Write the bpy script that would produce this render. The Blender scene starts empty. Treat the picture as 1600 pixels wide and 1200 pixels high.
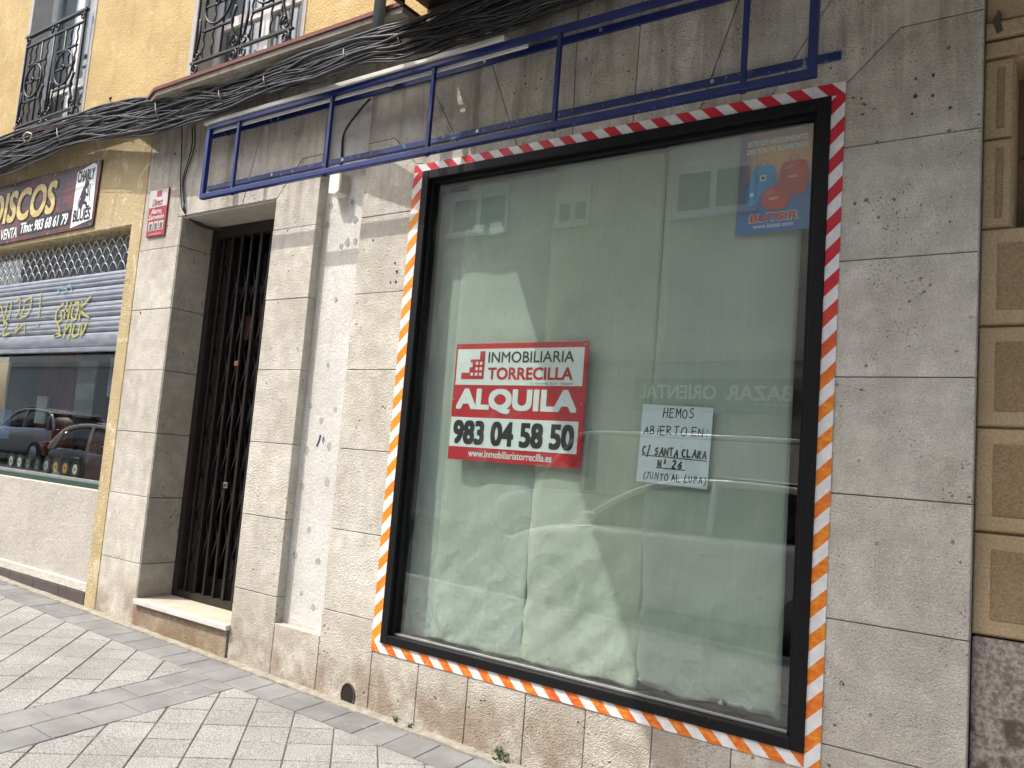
import bpy, bmesh, math, random
from mathutils import Vector, Matrix
R = math.radians
random.seed(7)
S = bpy.context.scene
C = S.collection

# ------------------------------------------------------------------ camera, sky, sun, exposure
CAM = Vector((0.0, -3.3, 1.40))
YAW, PITCH, ROLL, FPX = -0.61394373, 0.09578938, 0.07846335, 1275.79
_f = Vector((math.sin(YAW)*math.cos(PITCH), math.cos(YAW)*math.cos(PITCH), math.sin(PITCH)))
_r = Vector((math.cos(YAW), -math.sin(YAW), 0)); _u = _r.cross(_f)
_R = _r*math.cos(ROLL) + _u*math.sin(ROLL); _U = -_r*math.sin(ROLL) + _u*math.cos(ROLL)
cd = bpy.data.cameras.new('camera'); cam = bpy.data.objects.new('camera', cd); C.objects.link(cam)
cam.matrix_world = Matrix(((_R.x, _U.x, -_f.x, CAM.x), (_R.y, _U.y, -_f.y, CAM.y), (_R.z, _U.z, -_f.z, CAM.z), (0, 0, 0, 1)))
cd.sensor_width = 36; cd.lens = FPX/1600*36; cd.clip_start = 0.05; cd.clip_end = 500
S.camera = cam

SUN_EL, SUN_AZ = R(57.3), R(43.5)      # azimuth measured from -Y (street) towards -X
sdir = Vector((-math.sin(SUN_AZ)*math.cos(SUN_EL), -math.cos(SUN_AZ)*math.cos(SUN_EL), math.sin(SUN_EL)))
w = bpy.data.worlds.new('World'); S.world = w; w.use_nodes = True
nt = w.node_tree; bg = nt.nodes['Background']
sky = nt.nodes.new('ShaderNodeTexSky'); sky.sky_type = 'NISHITA'; sky.sun_disc = False
sky.sun_elevation = SUN_EL; sky.sun_rotation = math.atan2(sdir.x, sdir.y)
sky.dust_density = 5.0
nt.links.new(sky.outputs[0], bg.inputs[0]); bg.inputs[1].default_value = 0.15
sl = bpy.data.lights.new('sun', 'SUN'); sl.energy = 2.0; sl.angle = R(0.5); sl.color = (1, 0.965, 0.90)
so = bpy.data.objects.new('sun', sl); C.objects.link(so)
so.rotation_euler = sdir.to_track_quat('Z', 'Y').to_euler()
so.location = (-8, -10, 20)
S.view_settings.view_transform = 'Standard'; S.view_settings.look = 'None'
S.view_settings.exposure = 1.18; S.view_settings.gamma = 1; S.view_settings.use_curve_mapping = False
S.render.engine = 'CYCLES'
S.cycles.max_bounces = 8; S.cycles.diffuse_bounces = 4; S.cycles.glossy_bounces = 4; S.cycles.transparent_max_bounces = 16

# a pixel of the 1600x1200 photograph carried onto the vertical plane y = y0
def W(px, py, y0=0.0):
    d = _R*((px-800)/FPX) - _U*((py-600)/FPX) + _f
    return CAM + d*((y0-CAM.y)/d.y)
def gz(x): return -0.0353 - 0.0225*x        # the street falls gently to the right

# ------------------------------------------------------------------ node helper
class G:
    def __init__(s, name):
        s.m = bpy.data.materials.new(name); s.m.use_nodes = True
        s.t = s.m.node_tree; s.p = s.t.nodes['Principled BSDF']; s.out = s.t.nodes['Material Output']
    def n(s, typ, **kw):
        nd = s.t.nodes.new('ShaderNode'+typ)
        for k, v in kw.items(): setattr(nd, k, v)
        return nd
    def put(s, sock, v):
        if hasattr(v, 'is_linked'): s.t.links.new(v, sock)
        else:
            if isinstance(v, (tuple, list)) and len(v) == 3 and sock.type == 'RGBA': v = (*v, 1)
            sock.default_value = v
    def pos(s): return s.n('NewGeometry').outputs['Position']
    def obj(s): return s.n('TexCoord').outputs['Object']
    def isl(s): return s.n('NewGeometry').outputs['Random Per Island']
    def mul(s, v, sc):
        nd = s.n('VectorMath', operation='MULTIPLY'); s.put(nd.inputs[0], v); nd.inputs[1].default_value = sc; return nd.outputs[0]
    def sep(s, v):
        nd = s.n('SeparateXYZ'); s.put(nd.inputs[0], v); return nd.outputs
    def noise(s, v, sc, det=3, rough=.55, dist=0.0):
        nd = s.n('TexNoise'); s.put(nd.inputs['Vector'], v); nd.inputs['Scale'].default_value = sc
        nd.inputs['Detail'].default_value = det; nd.inputs['Roughness'].default_value = rough; nd.inputs['Distortion'].default_value = dist
        return nd.outputs['Fac']
    def vor(s, v, sc, feature='F1', out='Distance', rnd=1.0):
        nd = s.n('TexVoronoi', feature=feature); s.put(nd.inputs['Vector'], v); nd.inputs['Scale'].default_value = sc
        nd.inputs['Randomness'].default_value = rnd
        return nd.outputs[out]
    def ma(s, op, a, b=0.0, c=0.0):
        nd = s.n('Math', operation=op)
        for i, x in enumerate((a, b, c)): s.put(nd.inputs[i], x)
        return nd.outputs[0]
    def rng(s, v, a, b, c=0.0, d=1.0, smooth=True):
        nd = s.n('MapRange'); nd.interpolation_type = 'SMOOTHSTEP' if smooth else 'LINEAR'
        s.put(nd.inputs[0], v)
        for i, x in enumerate((a, b, c, d)): s.put(nd.inputs[i+1], x)
        return nd.outputs[0]
    def mix(s, f, a, b, mode='MIX'):
        nd = s.n('Mix', data_type='RGBA', blend_type=mode); s.put(nd.inputs[0], f); s.put(nd.inputs[6], a); s.put(nd.inputs[7], b)
        return nd.outputs[2]
    def gray(s, v):
        nd = s.n('CombineColor'); [s.put(nd.inputs[i], v) for i in range(3)]; return nd.outputs[0]
    def bump(s, h, strength=.5, dist=.01, prev=None):
        nd = s.n('Bump'); s.put(nd.inputs['Height'], h); nd.inputs['Strength'].default_value = strength; nd.inputs['Distance'].default_value = dist
        if prev is not None: s.put(nd.inputs['Normal'], prev)
        return nd.outputs[0]
    def done(s, col=None, rough=None, normal=None, metal=None, spec=None):
        if col is not None: s.put(s.p.inputs['Base Color'], col)
        if rough is not None: s.put(s.p.inputs['Roughness'], rough)
        if normal is not None: s.put(s.p.inputs['Normal'], normal)
        if metal is not None: s.put(s.p.inputs['Metallic'], metal)
        if spec is not None: s.put(s.p.inputs['Specular IOR Level'], spec)
        return s.m

def plain(name, col, rough=.6, metal=0.0, var=.12, nsc=9.0, bsc=0.0, bst=.2, bdist=.003, spec=.5):
    """one colour with a little cloudiness and an optional fine bump"""
    g = G(name); p = g.pos()
    k = g.rng(g.noise(p, nsc, 4), .25, .75, 1-var, 1+var, False)
    c = g.mix(1.0, col, g.gray(k), 'MULTIPLY')
    nm = g.bump(g.noise(p, bsc, 3), bst, bdist) if bsc else None
    return g.done(c, rough, nm, metal, spec)

def stone_mat(name, tint=(1, 1, 1), dirty=1.0):
    g = G(name); p = g.pos(); x, y, z = g.sep(p)
    big = g.noise(p, 2.6, 5, .6); med = g.noise(p, 11, 4, .6); fine = g.noise(p, 150, 2, .5)
    a = tuple(c*t for c, t in zip((.545, .512, .440), tint)); b = tuple(c*t for c, t in zip((.668, .640, .570), tint))
    col = g.mix(g.rng(big, .3, .7), a, b)
    col = g.mix(1.0, col, g.gray(g.rng(med, .3, .75, .86, 1.09)), 'MULTIPLY')
    col = g.mix(1.0, col, g.gray(g.rng(fine, .3, .7, .84, 1.10)), 'MULTIPLY')
    col = g.mix(1.0, col, g.gray(g.rng(g.isl(), 0, 1, .90, 1.06, False)), 'MULTIPLY')
    # light blotches where the travertine is worn
    pale = g.ma('MULTIPLY', g.rng(g.noise(p, 6.5, 6, .7, .6), .60, .74), .45)
    col = g.mix(pale, col, (.66, .60, .50))
    # vertical rain streaks and soot, strongest in the frieze under the balcony
    st = g.noise(g.mul(p, (9, 9, .9)), 1.0, 6, .65, .4)
    st = g.ma('MULTIPLY', g.rng(st, .44, .68), g.rng(z, 2.55, 3.25, .08*dirty, .66*dirty))
    col = g.mix(st, col, (.235, .190, .145))
    sm = g.ma('MULTIPLY', g.rng(g.noise(p, 4.2, 5, .65), .50, .72), g.rng(z, 2.7, 3.3,   .08, .42*dirty))
    col = g.mix(sm, col, (.200, .175, .145))
    # brown damp stains close to the pavement
    lo = g.ma('MULTIPLY', g.rng(g.noise(p, 3.8, 5, .65), .36, .64), g.rng(z, .60, .05, 0, .72*dirty))
    col = g.mix(lo, col, (.235, .160, .098))
    lo2 = g.ma('MULTIPLY', g.rng(g.noise(p, 16, 5, .7), .42, .66), g.rng(z, .45, .02, 0, .42*dirty)); col = g.mix(lo2, col, (.20, .145, .095))
    # pits
    wv = g.n('VectorMath', operation='ADD'); g.put(wv.inputs[0], p)
    nn = g.n('TexNoise'); g.put(nn.inputs['Vector'], p); nn.inputs['Scale'].default_value = 30
    sc = g.n('VectorMath', operation='SCALE'); g.put(sc.inputs[0], nn.outputs['Color']); sc.inputs['Scale'].default_value = .022
    g.put(wv.inputs[1], sc.outputs[0])
    v1 = g.vor(wv.outputs[0], 23.0); v2 = g.vor(wv.outputs[0], 62.0)
    m1 = g.ma('MULTIPLY', g.rng(v1, .17, .10), g.rng(g.noise(p, 7.0, 2), .55, .63))
    m2 = g.ma('MULTIPLY', g.rng(v2, .23, .13), g.rng(g.noise(p, 4.3, 3), .50, .63))
    pit = g.ma('MAXIMUM', m1, g.ma('MULTIPLY', m2, .75))
    col = g.mix(g.ma('MULTIPLY', pit, .72), col, (.135, .108, .080))
    h = g.ma('SUBTRACT', g.ma('ADD', g.ma('MULTIPLY', fine, .55), g.ma('MULTIPLY', g.noise(p, 75, 3), .8)), g.ma('MULTIPLY', pit, 2.2))
    return g.done(col, .88, g.bump(h, .9, .0085), 0, .25)

def plaster_mat(name, a, b, bsc=85, worn=None, wornamt=0.0, streak=0.0, bst=.7):
    g = G(name); p = g.pos()
    col = g.mix(g.rng(g.noise(p, 2.2, 5, .62), .3, .7), a, b)
    col = g.mix(1.0, col, g.gray(g.rng(g.noise(p, 120, 2), .3, .7, .84, 1.12)), 'MULTIPLY')
    if worn: col = g.mix(g.ma('MULTIPLY', g.rng(g.noise(p, 5.5, 6, .7, .8), .53, .66), wornamt), col, worn)
    if streak: col = g.mix(g.ma('MULTIPLY', g.rng(g.noise(g.mul(p, (8, 8, .7)), 1, 5, .6), .5, .72), streak), col, (.30, .22, .12))
    h = g.ma('ADD', g.noise(p, bsc, 4, .6), g.ma('MULTIPLY', g.noise(p, bsc*.3, 2), .7))
    return g.done(col, .92, g.bump(h, bst, .010), 0, .2)

def glass_mat(name, tint, r0=.07, rough=0.0, dust=0.0):
    g = G(name); t = g.t
    geo = g.n('NewGeometry'); dt = g.n('VectorMath', operation='DOT_PRODUCT')
    g.put(dt.inputs[0], geo.outputs['Normal']); g.put(dt.inputs[1], geo.outputs['Incoming'])
    c = g.ma('ABSOLUTE', dt.outputs['Value']); k = g.ma('POWER', g.ma('SUBTRACT', 1.0, c), 5.0)
    f = g.ma('ADD', r0, g.ma('MULTIPLY', k, 1-r0))
    tr = g.n('BsdfTransparent'); g.put(tr.inputs[0], tint); gl = g.n('BsdfGlossy'); gl.inputs['Roughness'].default_value = rough
    g.put(gl.inputs[0], (1, 1, 1)); mx = g.n('MixShader'); g.put(mx.inputs[0], f)
    t.links.new(tr.outputs[0], mx.inputs[1]); t.links.new(gl.outputs[0], mx.inputs[2]); sh = mx.outputs[0]
    if dust:
        pp = g.pos(); df = g.n('BsdfDiffuse'); g.put(df.inputs[0], (.62, .60, .55)); m2 = g.n('MixShader')
        sm = g.ma('MAXIMUM', g.rng(g.noise(g.mul(pp, (2.2, 1, 1.1)), 1.6, 6, .68, 1.2), .48, .75), g.ma('MULTIPLY', g.rng(g.noise(pp, 55, 2), .66, .72), .8))
        g.put(m2.inputs[0], g.ma('MULTIPLY', sm, dust)); t.links.new(sh, m2.inputs[1]); t.links.new(df.outputs[0], m2.inputs[2]); sh = m2.outputs[0]
    t.links.new(sh, g.out.inputs[0])
    t.nodes.remove(g.p); return g.m

# ------------------------------------------------------------------ mesh helpers
def box(bm, x0, x1, y0, y1, z0, z1, bev=0.0):
    vs = [bm.verts.new((x, y, z)) for x in (x0, x1) for y in (y0, y1) for z in (z0, z1)]
    fs = [bm.faces.new([vs[i] for i in q]) for q in ((0,1,3,2), (4,6,7,5), (0,4,5,1), (2,3,7,6), (0,2,6,4), (1,5,7,3))]
    bmesh.ops.recalc_face_normals(bm, faces=fs)
    if bev:
        es = list({e for f in fs for e in f.edges})
        bmesh.ops.bevel(bm, geom=es, offset=bev, segments=2, affect='EDGES', profile=.5)
def prism(bm, poly, y0, y1, bev=0.0):
    """a polygon in X, Z carried from the front plane y0 back to y1"""
    a = [bm.verts.new((x, y0, z)) for x, z in poly]; b = [bm.verts.new((x, y1, z)) for x, z in poly]
    n = len(poly); fs = [bm.faces.new(a), bm.faces.new(b[::-1])]
    for i in range(n): fs.append(bm.faces.new((a[i], b[i], b[(i+1) % n], a[(i+1) % n])))
    bmesh.ops.recalc_face_normals(bm, faces=fs)
    if bev: bmesh.ops.bevel(bm, geom=list(fs[0].edges), offset=bev, segments=1, affect='EDGES')
def shrink(poly, d):
    """inset a simple polygon by d"""
    n = len(poly); A = sum(poly[i][0]*poly[(i+1) % n][1]-poly[(i+1) % n][0]*poly[i][1] for i in range(n))
    s = 1 if A > 0 else -1; out = []
    for i in range(n):
        p0, p1, p2 = (Vector(poly[j % n]) for j in (i-1, i, i+1))
        e1 = (p1-p0).normalized(); e2 = (p2-p1).normalized()
        n1 = Vector((-e1.y, e1.x))*s; n2 = Vector((-e2.y, e2.x))*s
        bi = n1+n2
        bi = bi/ max(.2, (1+n1.dot(n2)))
        out.append(tuple(p1+bi*d))
    return out
def tube(bm, pts, r, n=6, caps=True, closed=False):
    pts = [Vector(p) for p in pts]; N = len(pts); rings = []; up = None
    for i in range(N):
        if closed: t = (pts[(i+1) % N]-pts[i-1]).normalized()
        else: t = (pts[min(i+1, N-1)]-pts[max(i-1, 0)]).normalized()
        if up is None: up = t.orthogonal().normalized()
        up = (up-t*up.dot(t)); up = up.normalized() if up.length > 1e-6 else t.orthogonal().normalized()
        s = t.cross(up); rr = r[i] if isinstance(r, (list, tuple)) else r
        rings.append([bm.verts.new(pts[i]+(up*math.cos(a)+s*math.sin(a))*rr) for a in (2*math.pi*k/n for k in range(n))])
    for i in range(N if closed else N-1):
        A, B = rings[i], rings[(i+1) % N]
        for k in range(n): f = bm.faces.new((A[k], A[(k+1) % n], B[(k+1) % n], B[k])); f.smooth = True
    if caps and not closed: bm.faces.new(rings[0][::-1]); bm.faces.new(rings[-1])
def disc(bm, c, r, axis='y', thick=.004, n=24, rz=None):
    """a flat round plate facing the street, its front at c"""
    x, y, z = c; rz = rz or r
    prism(bm, [(x+r*math.cos(2*math.pi*k/n), z+rz*math.sin(2*math.pi*k/n)) for k in range(n)], y, y+thick)
def loft(bm, secs, smooth=True, caps=True):
    rs = [[bm.verts.new(p) for p in s] for s in secs]; n = len(rs[0])
    for a, b in zip(rs, rs[1:]):
        for k in range(n):
            f = bm.faces.new((a[k], a[(k+1) % n], b[(k+1) % n], b[k])); f.smooth = smooth
    if caps: bm.faces.new(rs[0][::-1]); bm.faces.new(rs[-1])
    bmesh.ops.recalc_face_normals(bm, faces=bm.faces[:])
def BM(): return bmesh.new()
def worldloc(o):
    v = Vector((0, 0, 0))
    while o: v += o.location; o = o.parent
    return v
def obj(name, bm, mat, parent=None, label=None, kind=None, at=None):
    """link a bmesh written in world coordinates as ONE mesh object"""
    org = worldloc(parent) if parent else Vector(at or (0, 0, 0))
    bmesh.ops.translate(bm, verts=bm.verts[:], vec=-org)
    me = bpy.data.meshes.new(name); bm.to_mesh(me); bm.free()
    o = bpy.data.objects.new(name, me); C.objects.link(o)
    for m in (mat if isinstance(mat, (list, tuple)) else [mat]): me.materials.append(m)
    if parent: o.parent = parent
    else: o.location = org
    if label: o['label'] = label
    if kind: o['kind'] = kind
    return o
def thing(name, label, cat, loc=(0, 0, 0), group=None):
    o = bpy.data.objects.new(name, None); C.objects.link(o); o.location = loc; o.empty_display_size = .1
    o['label'] = label; o['category'] = cat
    if group: o['group'] = group
    return o
def tag(o, label, cat, group=None):
    o['label'] = label; o['category'] = cat
    if group: o['group'] = group
    return o
def text_bm(txt, x0, x1, z0, z1, y, bold=0.0, shear=0.0, thick=.0006, flip=False):
    """lettering fitted to a rectangle in X, Z on the plane y (front face); flip faces the other way.
    bold (a share of the letter height) thickens the strokes by stacking shifted copies of the outline"""
    cu = bpy.data.curves.new('t', 'FONT'); cu.body = txt; cu.shear = shear; cu.resolution_u = 4
    o = bpy.data.objects.new('t', cu); C.objects.link(o)
    bpy.context.view_layer.update()
    me = o.evaluated_get(bpy.context.evaluated_depsgraph_get()).to_mesh()
    vs = [v.co.copy() for v in me.vertices]; fs = [tuple(p.vertices) for p in me.polygons]
    o.to_mesh_clear(); bpy.data.objects.remove(o); bpy.data.curves.remove(cu)
    ax, bx = min(v.x for v in vs), max(v.x for v in vs); ay, by = min(v.y for v in vs), max(v.y for v in vs)
    bm = BM(); H = z1-z0; e = bold*H
    sh = [(0, 0)] if bold <= 0 else [(e*a, e*b*.9) for a in (-1, 0, 1) for b in (-1, 0, 1)]
    for k, (dx, dz) in enumerate(sh):
        yk = y+(-1 if flip else 1)*.00004*k; nv = []
        for v in vs:
            u = (v.x-ax)/(bx-ax); t = (v.y-ay)/(by-ay)
            xx = x0+e+(x1-x0-2*e)*u+dx; zz = z0+e+(H-2*e)*t+dz
            nv.append(bm.verts.new((x0+x1-xx if flip else xx, yk, zz)))
        for f in fs:
            try: fc = bm.faces.new([nv[q] for q in f])
            except ValueError: continue
            fc.smooth = False; fc.normal_update()
            if (fc.normal.y > 0) != flip: fc.normal_flip()
    return bm
def ribbon(bm, pts, wd, y, thick=.001):
    """a pen or brush stroke: a flat band following pts (X, Z) on the plane y"""
    P = [Vector(p) for p in pts]; L = []; Rr = []
    for i in range(len(P)):
        t = (P[min(i+1, len(P)-1)]-P[max(i-1, 0)])
        t = t.normalized() if t.length > 1e-9 else Vector((1, 0)); nrm = Vector((-t.y, t.x))*wd/2
        L.append(bm.verts.new((P[i].x+nrm.x, y, P[i].y+nrm.y))); Rr.append(bm.verts.new((P[i].x-nrm.x, y, P[i].y-nrm.y)))
    for i in range(len(P)-1):
        f = bm.faces.new((L[i], Rr[i], Rr[i+1], L[i+1])); f.normal_update()
        if f.normal.y > 0: f.normal_flip()
def bez(pts, n=8):
    """smooth a polyline with Catmull-Rom"""
    P = [Vector(p) for p in pts]; out = []
    for i in range(len(P)-1):
        a, b, c, d = P[max(i-1, 0)], P[i], P[i+1], P[min(i+2, len(P)-1)]
        for k in range(n):
            t = k/n
            out.append(.5*((2*b)+(c-a)*t+(2*a-5*b+4*c-d)*t*t+(3*b-a-3*c+d)*t**3))
    out.append(P[-1]); return out
def clip(poly, nx, ny, c):
    """keep the part of poly where nx*x + ny*y <= c"""
    out = []
    for i in range(len(poly)):
        a, b = poly[i], poly[(i+1) % len(poly)]; da = nx*a[0]+ny*a[1]-c; db = nx*b[0]+ny*b[1]-c
        if da <= 0: out.append(a)
        if da*db < 0: t = da/(da-db); out.append((a[0]+(b[0]-a[0])*t, a[1]+(b[1]-a[1])*t))
    return out

# ------------------------------------------------------------------ materials
M = {}
M['stone'] = stone_mat('pale_limestone')
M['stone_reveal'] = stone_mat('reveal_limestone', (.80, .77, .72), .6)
M['grout'] = plain('joint_mortar', (.215, .185, .150), .95, bsc=60)
M['niche'] = plaster_mat('whitewashed_render', (.58, .57, .53), (.70, .69, .66), 50, (.42, .40, .36), .35, .25, .45)
M['patch'] = plaster_mat('fresh_white_patch', (.55, .545, .515), (.63, .625, .60), 45, (.52, .50, .46), .35, .2, .45)
M['yellow'] = plaster_mat('yellow_render', (.47, .345, .160), (.585, .440, .210), 70, (.60, .49, .30), .65, .30)
M['ochre'] = plaster_mat('ochre_render', (.46, .365, .20), (.55, .45, .27), 80, (.68, .61, .46), .9, .45, 1.0)
M['stucco'] = plaster_mat('pale_stucco', (.42, .40, .36), (.50, .475, .43), 45, (.55, .43, .32), .35, .15, .6)
M['white_edge'] = plaster_mat('white_ledge_paint', (.55, .52, .45), (.62, .60, .53), 40, (.40, .34, .27), .5)
M['plinth'] = plain('brown_plinth_tile', (.085, .068, .066), .55, var=.25, bsc=30)
M['cornice'] = plaster_mat('grey_cornice_render', (.34, .31, .26), (.45, .42, .36), 40, (.22, .19, .15), .5, .5, .4)
M['red_rim'] = plain('red_tile_rim', (.13, .035, .025), .7, var=.3)
M['green_soffit'] = plain('dark_green_soffit', (.012, .022, .018), .35, var=.4, nsc=40)
M['brown_rim'] = plain('brown_soffit_rim', (.10, .045, .025), .6)
M['blue'] = plain('blue_gloss_paint', (.006, .020, .135), .38, var=.25, nsc=14, bsc=40, bst=.08)
g = G('chipped_blue_paint'); p = g.pos()
g.done(g.mix(g.rng(g.noise(p, 34, 5, .65), .60, .68), (.010, .026, .135), (.25, .29, .37)), .38, g.bump(g.noise(p, 40, 3), .1, .002)); M['blue_worn'] = g.m
M['white_pvc'] = plain('white_plastic_trim', (.78, .77, .72), .35, var=.06)
M['bolt'] = plain('zinc_bolt', (.45, .46, .46), .35, .8)
g = G('black_window_paint'); p = g.pos()
g.done(g.mix(g.rng(g.noise(g.mul(p, (1, 1, .25)), 60, 5, .7), .68, .74), (.007, .007, .008), (.10, .10, .095)), .5, g.bump(g.noise(p, 55, 4), .25, .003), 0, .22); M['black_frame'] = g.m
M['alu'] = plain('aluminium_bead', (.52, .53, .52), .35, .7)
M['glass'] = glass_mat('shop_glass', (.895, .940, .925), .075, dust=.05)
M['dark_glass'] = glass_mat('old_shop_glass', (.88, .92, .90), .13, dust=.03)
g = G('backing_paper'); p = g.pos(); x, y, z = g.sep(p)
c = g.mix(g.rng(g.noise(p, 3.0, 4), .3, .7), (.42, .455, .420), (.485, .515, .475))
c = g.mix(1.0, c, g.gray(g.rng(g.noise(g.mul(p, (60, 1, 3)), 1, 4), .3, .7, .97, 1.03)), 'MULTIPLY')
oi = g.n('ObjectInfo').outputs['Random']; c = g.mix(1.0, c, g.mix(oi, (.93, .95, .96), (1.05, 1.03, .94)), 'MULTIPLY')
wv = g.n('VectorMath', operation='ADD'); g.put(wv.inputs[0], g.mul(p, (1, 0, .55))); nn = g.n('TexNoise'); g.put(nn.inputs['Vector'], p); nn.inputs['Scale'].default_value = 3.5; nn.inputs['Detail'].default_value = 4
scv = g.n('VectorMath', operation='SCALE'); g.put(scv.inputs[0], nn.outputs['Color']); scv.inputs['Scale'].default_value = .35; g.put(wv.inputs[1], scv.outputs[0])
cr = g.ma('ADD', g.vor(wv.outputs[0], 5.5), g.ma('MULTIPLY', g.vor(wv.outputs[0], 14.0), .35))
cr = g.ma('MULTIPLY', cr, g.rng(g.ma('ADD', z, g.ma('MULTIPLY', g.noise(p, 1.6, 3), .9)), 1.75, .85, .06, 1.0))
h = g.ma('ADD', g.ma('ADD', g.ma('MULTIPLY', g.noise(p, 14, 5, .6), .22), g.ma('MULTIPLY', g.noise(p, 120, 2), .05)), g.ma('MULTIPLY', cr, 1.5))
g.done(c, .8, g.bump(h, .55, .022), 0, .15); M['paper'] = g.m
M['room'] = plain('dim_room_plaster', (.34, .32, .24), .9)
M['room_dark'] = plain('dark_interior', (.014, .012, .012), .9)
M['gate'] = plain('brown_black_gate_paint', (.018, .0155, .0145), .38, .2, var=.3, nsc=30)
M['gate_dark'] = plain('rusty_gate_frame', (.024, .018, .015), .55, .1, var=.4, nsc=30)
M['steel'] = plain('bright_steel', (.62, .62, .60), .25, 1.0)
M['rust'] = plain('rusted_bracket', (.16, .055, .035), .7)
M['marble'] = plain('worn_white_sill', (.60, .585, .54), .55, var=.14, bsc=50)
M['sill_top'] = plain('granular_sill_top', (.42, .38, .30), .85, var=.12, bsc=110, bst=.4)
M['riser'] = stone_mat('stained_riser', (.62, .54, .44), 1.3)
M['iron'] = plain('black_wrought_iron', (.012, .013, .015), .45, .3)
M['white_wood'] = plain('white_window_paint', (.74, .74, .72), .45)
M['curtain'] = plain('net_curtain', (.52, .53, .53), .9, nsc=20)
M['jamb'] = plain('grey_jamb_render', (.42, .40, .36), .9, bsc=40)
M['pane'] = glass_mat('window_pane', (.80, .84, .85), .09)
g = G('galvanised_slats'); p = g.pos()
g.done(g.mix(g.rng(g.noise(g.mul(p, (2, 1, 9)), 3, 5), .35, .7), (.19, .215, .26), (.28, .305, .35)), .45, None, .35); M['slat'] = g.m
M['wire'] = plain('galvanised_wire', (.42, .43, .44), .4, .6)
M['green_sill'] = plain('dark_green_sill', (.012, .045, .030), .5)
M['cable'] = plain('black_cable_sheath', (.013, .013, .014), .33, var=.3)
M['cable_grey'] = plain('weathered_grey_cable', (.13, .125, .118), .5, var=.3)
M['cable_pale'] = plain('pale_cable', (.58, .54, .45), .5)
M['drain'] = plain('blue_grey_downpipe', (.22, .25, .27), .4, .3)
M['black'] = plain('black_print', (.010, .010, .012), .5)
M['white'] = plain('white_print', (.80, .81, .80), .45, var=.03)
M['red'] = plain('red_print', (.56, .012, .022), .40, var=.06)
M['sign_white'] = plain('glossy_white_panel', (.80, .84, .83), .35, var=.03)
M['note'] = plain('white_note_paper', (.70, .77, .80), .7, var=.03, bsc=14, bst=.3, bdist=.006)
M['pen'] = plain('black_marker', (.015, .015, .02), .6)
M['tan'] = plaster_mat('tan_stone_render', (.40, .30, .18), (.47, .36, .225), 60, (.36, .25, .14), .4, .2, .35)
M['tan_dark'] = plaster_mat('rough_tan_panel', (.32, .225, .125), (.40, .29, .17), 130, (.26, .17, .09), .5, .15, 1.0)
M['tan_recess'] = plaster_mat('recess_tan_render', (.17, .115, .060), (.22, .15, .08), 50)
M['grime'] = plain('grimy_stone_rim', (.19, .125, .07), .9, bsc=60, bst=.4)
g = G('speckled_granite'); p = g.pos()
c = g.mix(g.rng(g.noise(p, 60, 4, .7), .35, .65), (.18, .15, .13), (.42, .365, .32))
c = g.mix(g.rng(g.noise(p, 14, 4), .5, .7), c, (.10, .075, .06))
g.done(c, .85, g.bump(g.noise(p, 70, 3), .6, .006)); M['granite'] = g.m
# paving
g = G('granular_paving_tile'); p = g.pos()
sp = g.noise(p, 170, 2, .6)
c = g.mix(g.rng(sp, .38, .62), (.150, .149, .142), (.355, .353, .340))
c = g.mix(1.0, c, g.gray(g.rng(g.isl(), 0, 1, .90, 1.06, False)), 'MULTIPLY')
c = g.mix(1.0, c, g.gray(g.rng(g.noise(p, 2.3, 4), .3, .7, .86, 1.08)), 'MULTIPLY')
c = g.mix(g.ma('MULTIPLY', g.rng(g.vor(p, 2.2), .055, .035), .6), c, (.16, .15, .14))
g.done(c, .85, g.bump(sp, .35, .003), 0, .3); M['tile'] = g.m
g = G('smooth_grey_slab'); p = g.pos()
c = g.mix(g.rng(g.noise(p, 5, 5), .3, .7), (.155, .157, .157), (.215, .217, .215))
c = g.mix(1.0, c, g.gray(g.rng(g.isl(), 0, 1, .86, 1.08, False)), 'MULTIPLY')
c = g.mix(1.0, c, g.gray(g.rng(g.noise(p, 150, 2), .3, .7, .93, 1.06)), 'MULTIPLY')
c = g.mix(g.ma('MULTIPLY', g.rng(g.noise(p, 7, 5, .7), .62, .72), .35), c, (.55, .54, .51))
g.done(c, .8, g.bump(g.noise(p, 120, 3), .2, .002), 0, .3); M['slab'] = g.m
M['mortar'] = plain('sandy_paving_mortar', (.130, .124, .110), .95, var=.25, nsc=30, bsc=90, bst=.4)
M['edge_mortar'] = plain('pale_wall_fillet', (.26, .24, .20), .95, var=.35, nsc=22, bsc=60, bst=.6, bdist=.006)
M['asphalt'] = plain('asphalt', (.055, .055, .056), .9, var=.2, nsc=4, bsc=150, bst=.5)
M['kerb'] = plain('granite_kerb', (.38, .37, .35), .8, bsc=90)
M['opp'] = plain('cream_facade', (.70, .67, .58), .9, var=.06, nsc=2)
M['opp_base'] = plain('dark_shop_base', (.42, .41, .37), .7)
M['opp_pane'] = plain('curtained_window_pane', (.20, .23, .23), .05, var=0)
M['bazar'] = plain('grey_green_fascia', (.10, .12, .11), .5)
M['car_white'] = plain('white_car_paint', (.74, .74, .73), .12, var=.02)
M['car_dark'] = plain('dark_grey_car_paint', (.045, .045, .047), .14, .2, var=.03)
M['car_silver'] = plain('silver_car_paint', (.36, .37, .38), .18, .3, var=.03)
M['car_glass'] = plain('car_window_glass', (.012, .014, .015), .03, var=0)
M['rubber'] = plain('tyre_rubber', (.02, .02, .02), .8)
M['rim'] = plain('alloy_rim', (.45, .45, .46), .3, .8)
M['chrome'] = plain('chrome_strip', (.75, .75, .75), .08, 1.0, var=0)
M['lamp_red'] = plain('red_tail_lamp', (.14, .008, .010), .15)
M['lamp_clear'] = plain('clear_headlamp', (.70, .72, .74), .08, .3)
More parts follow.
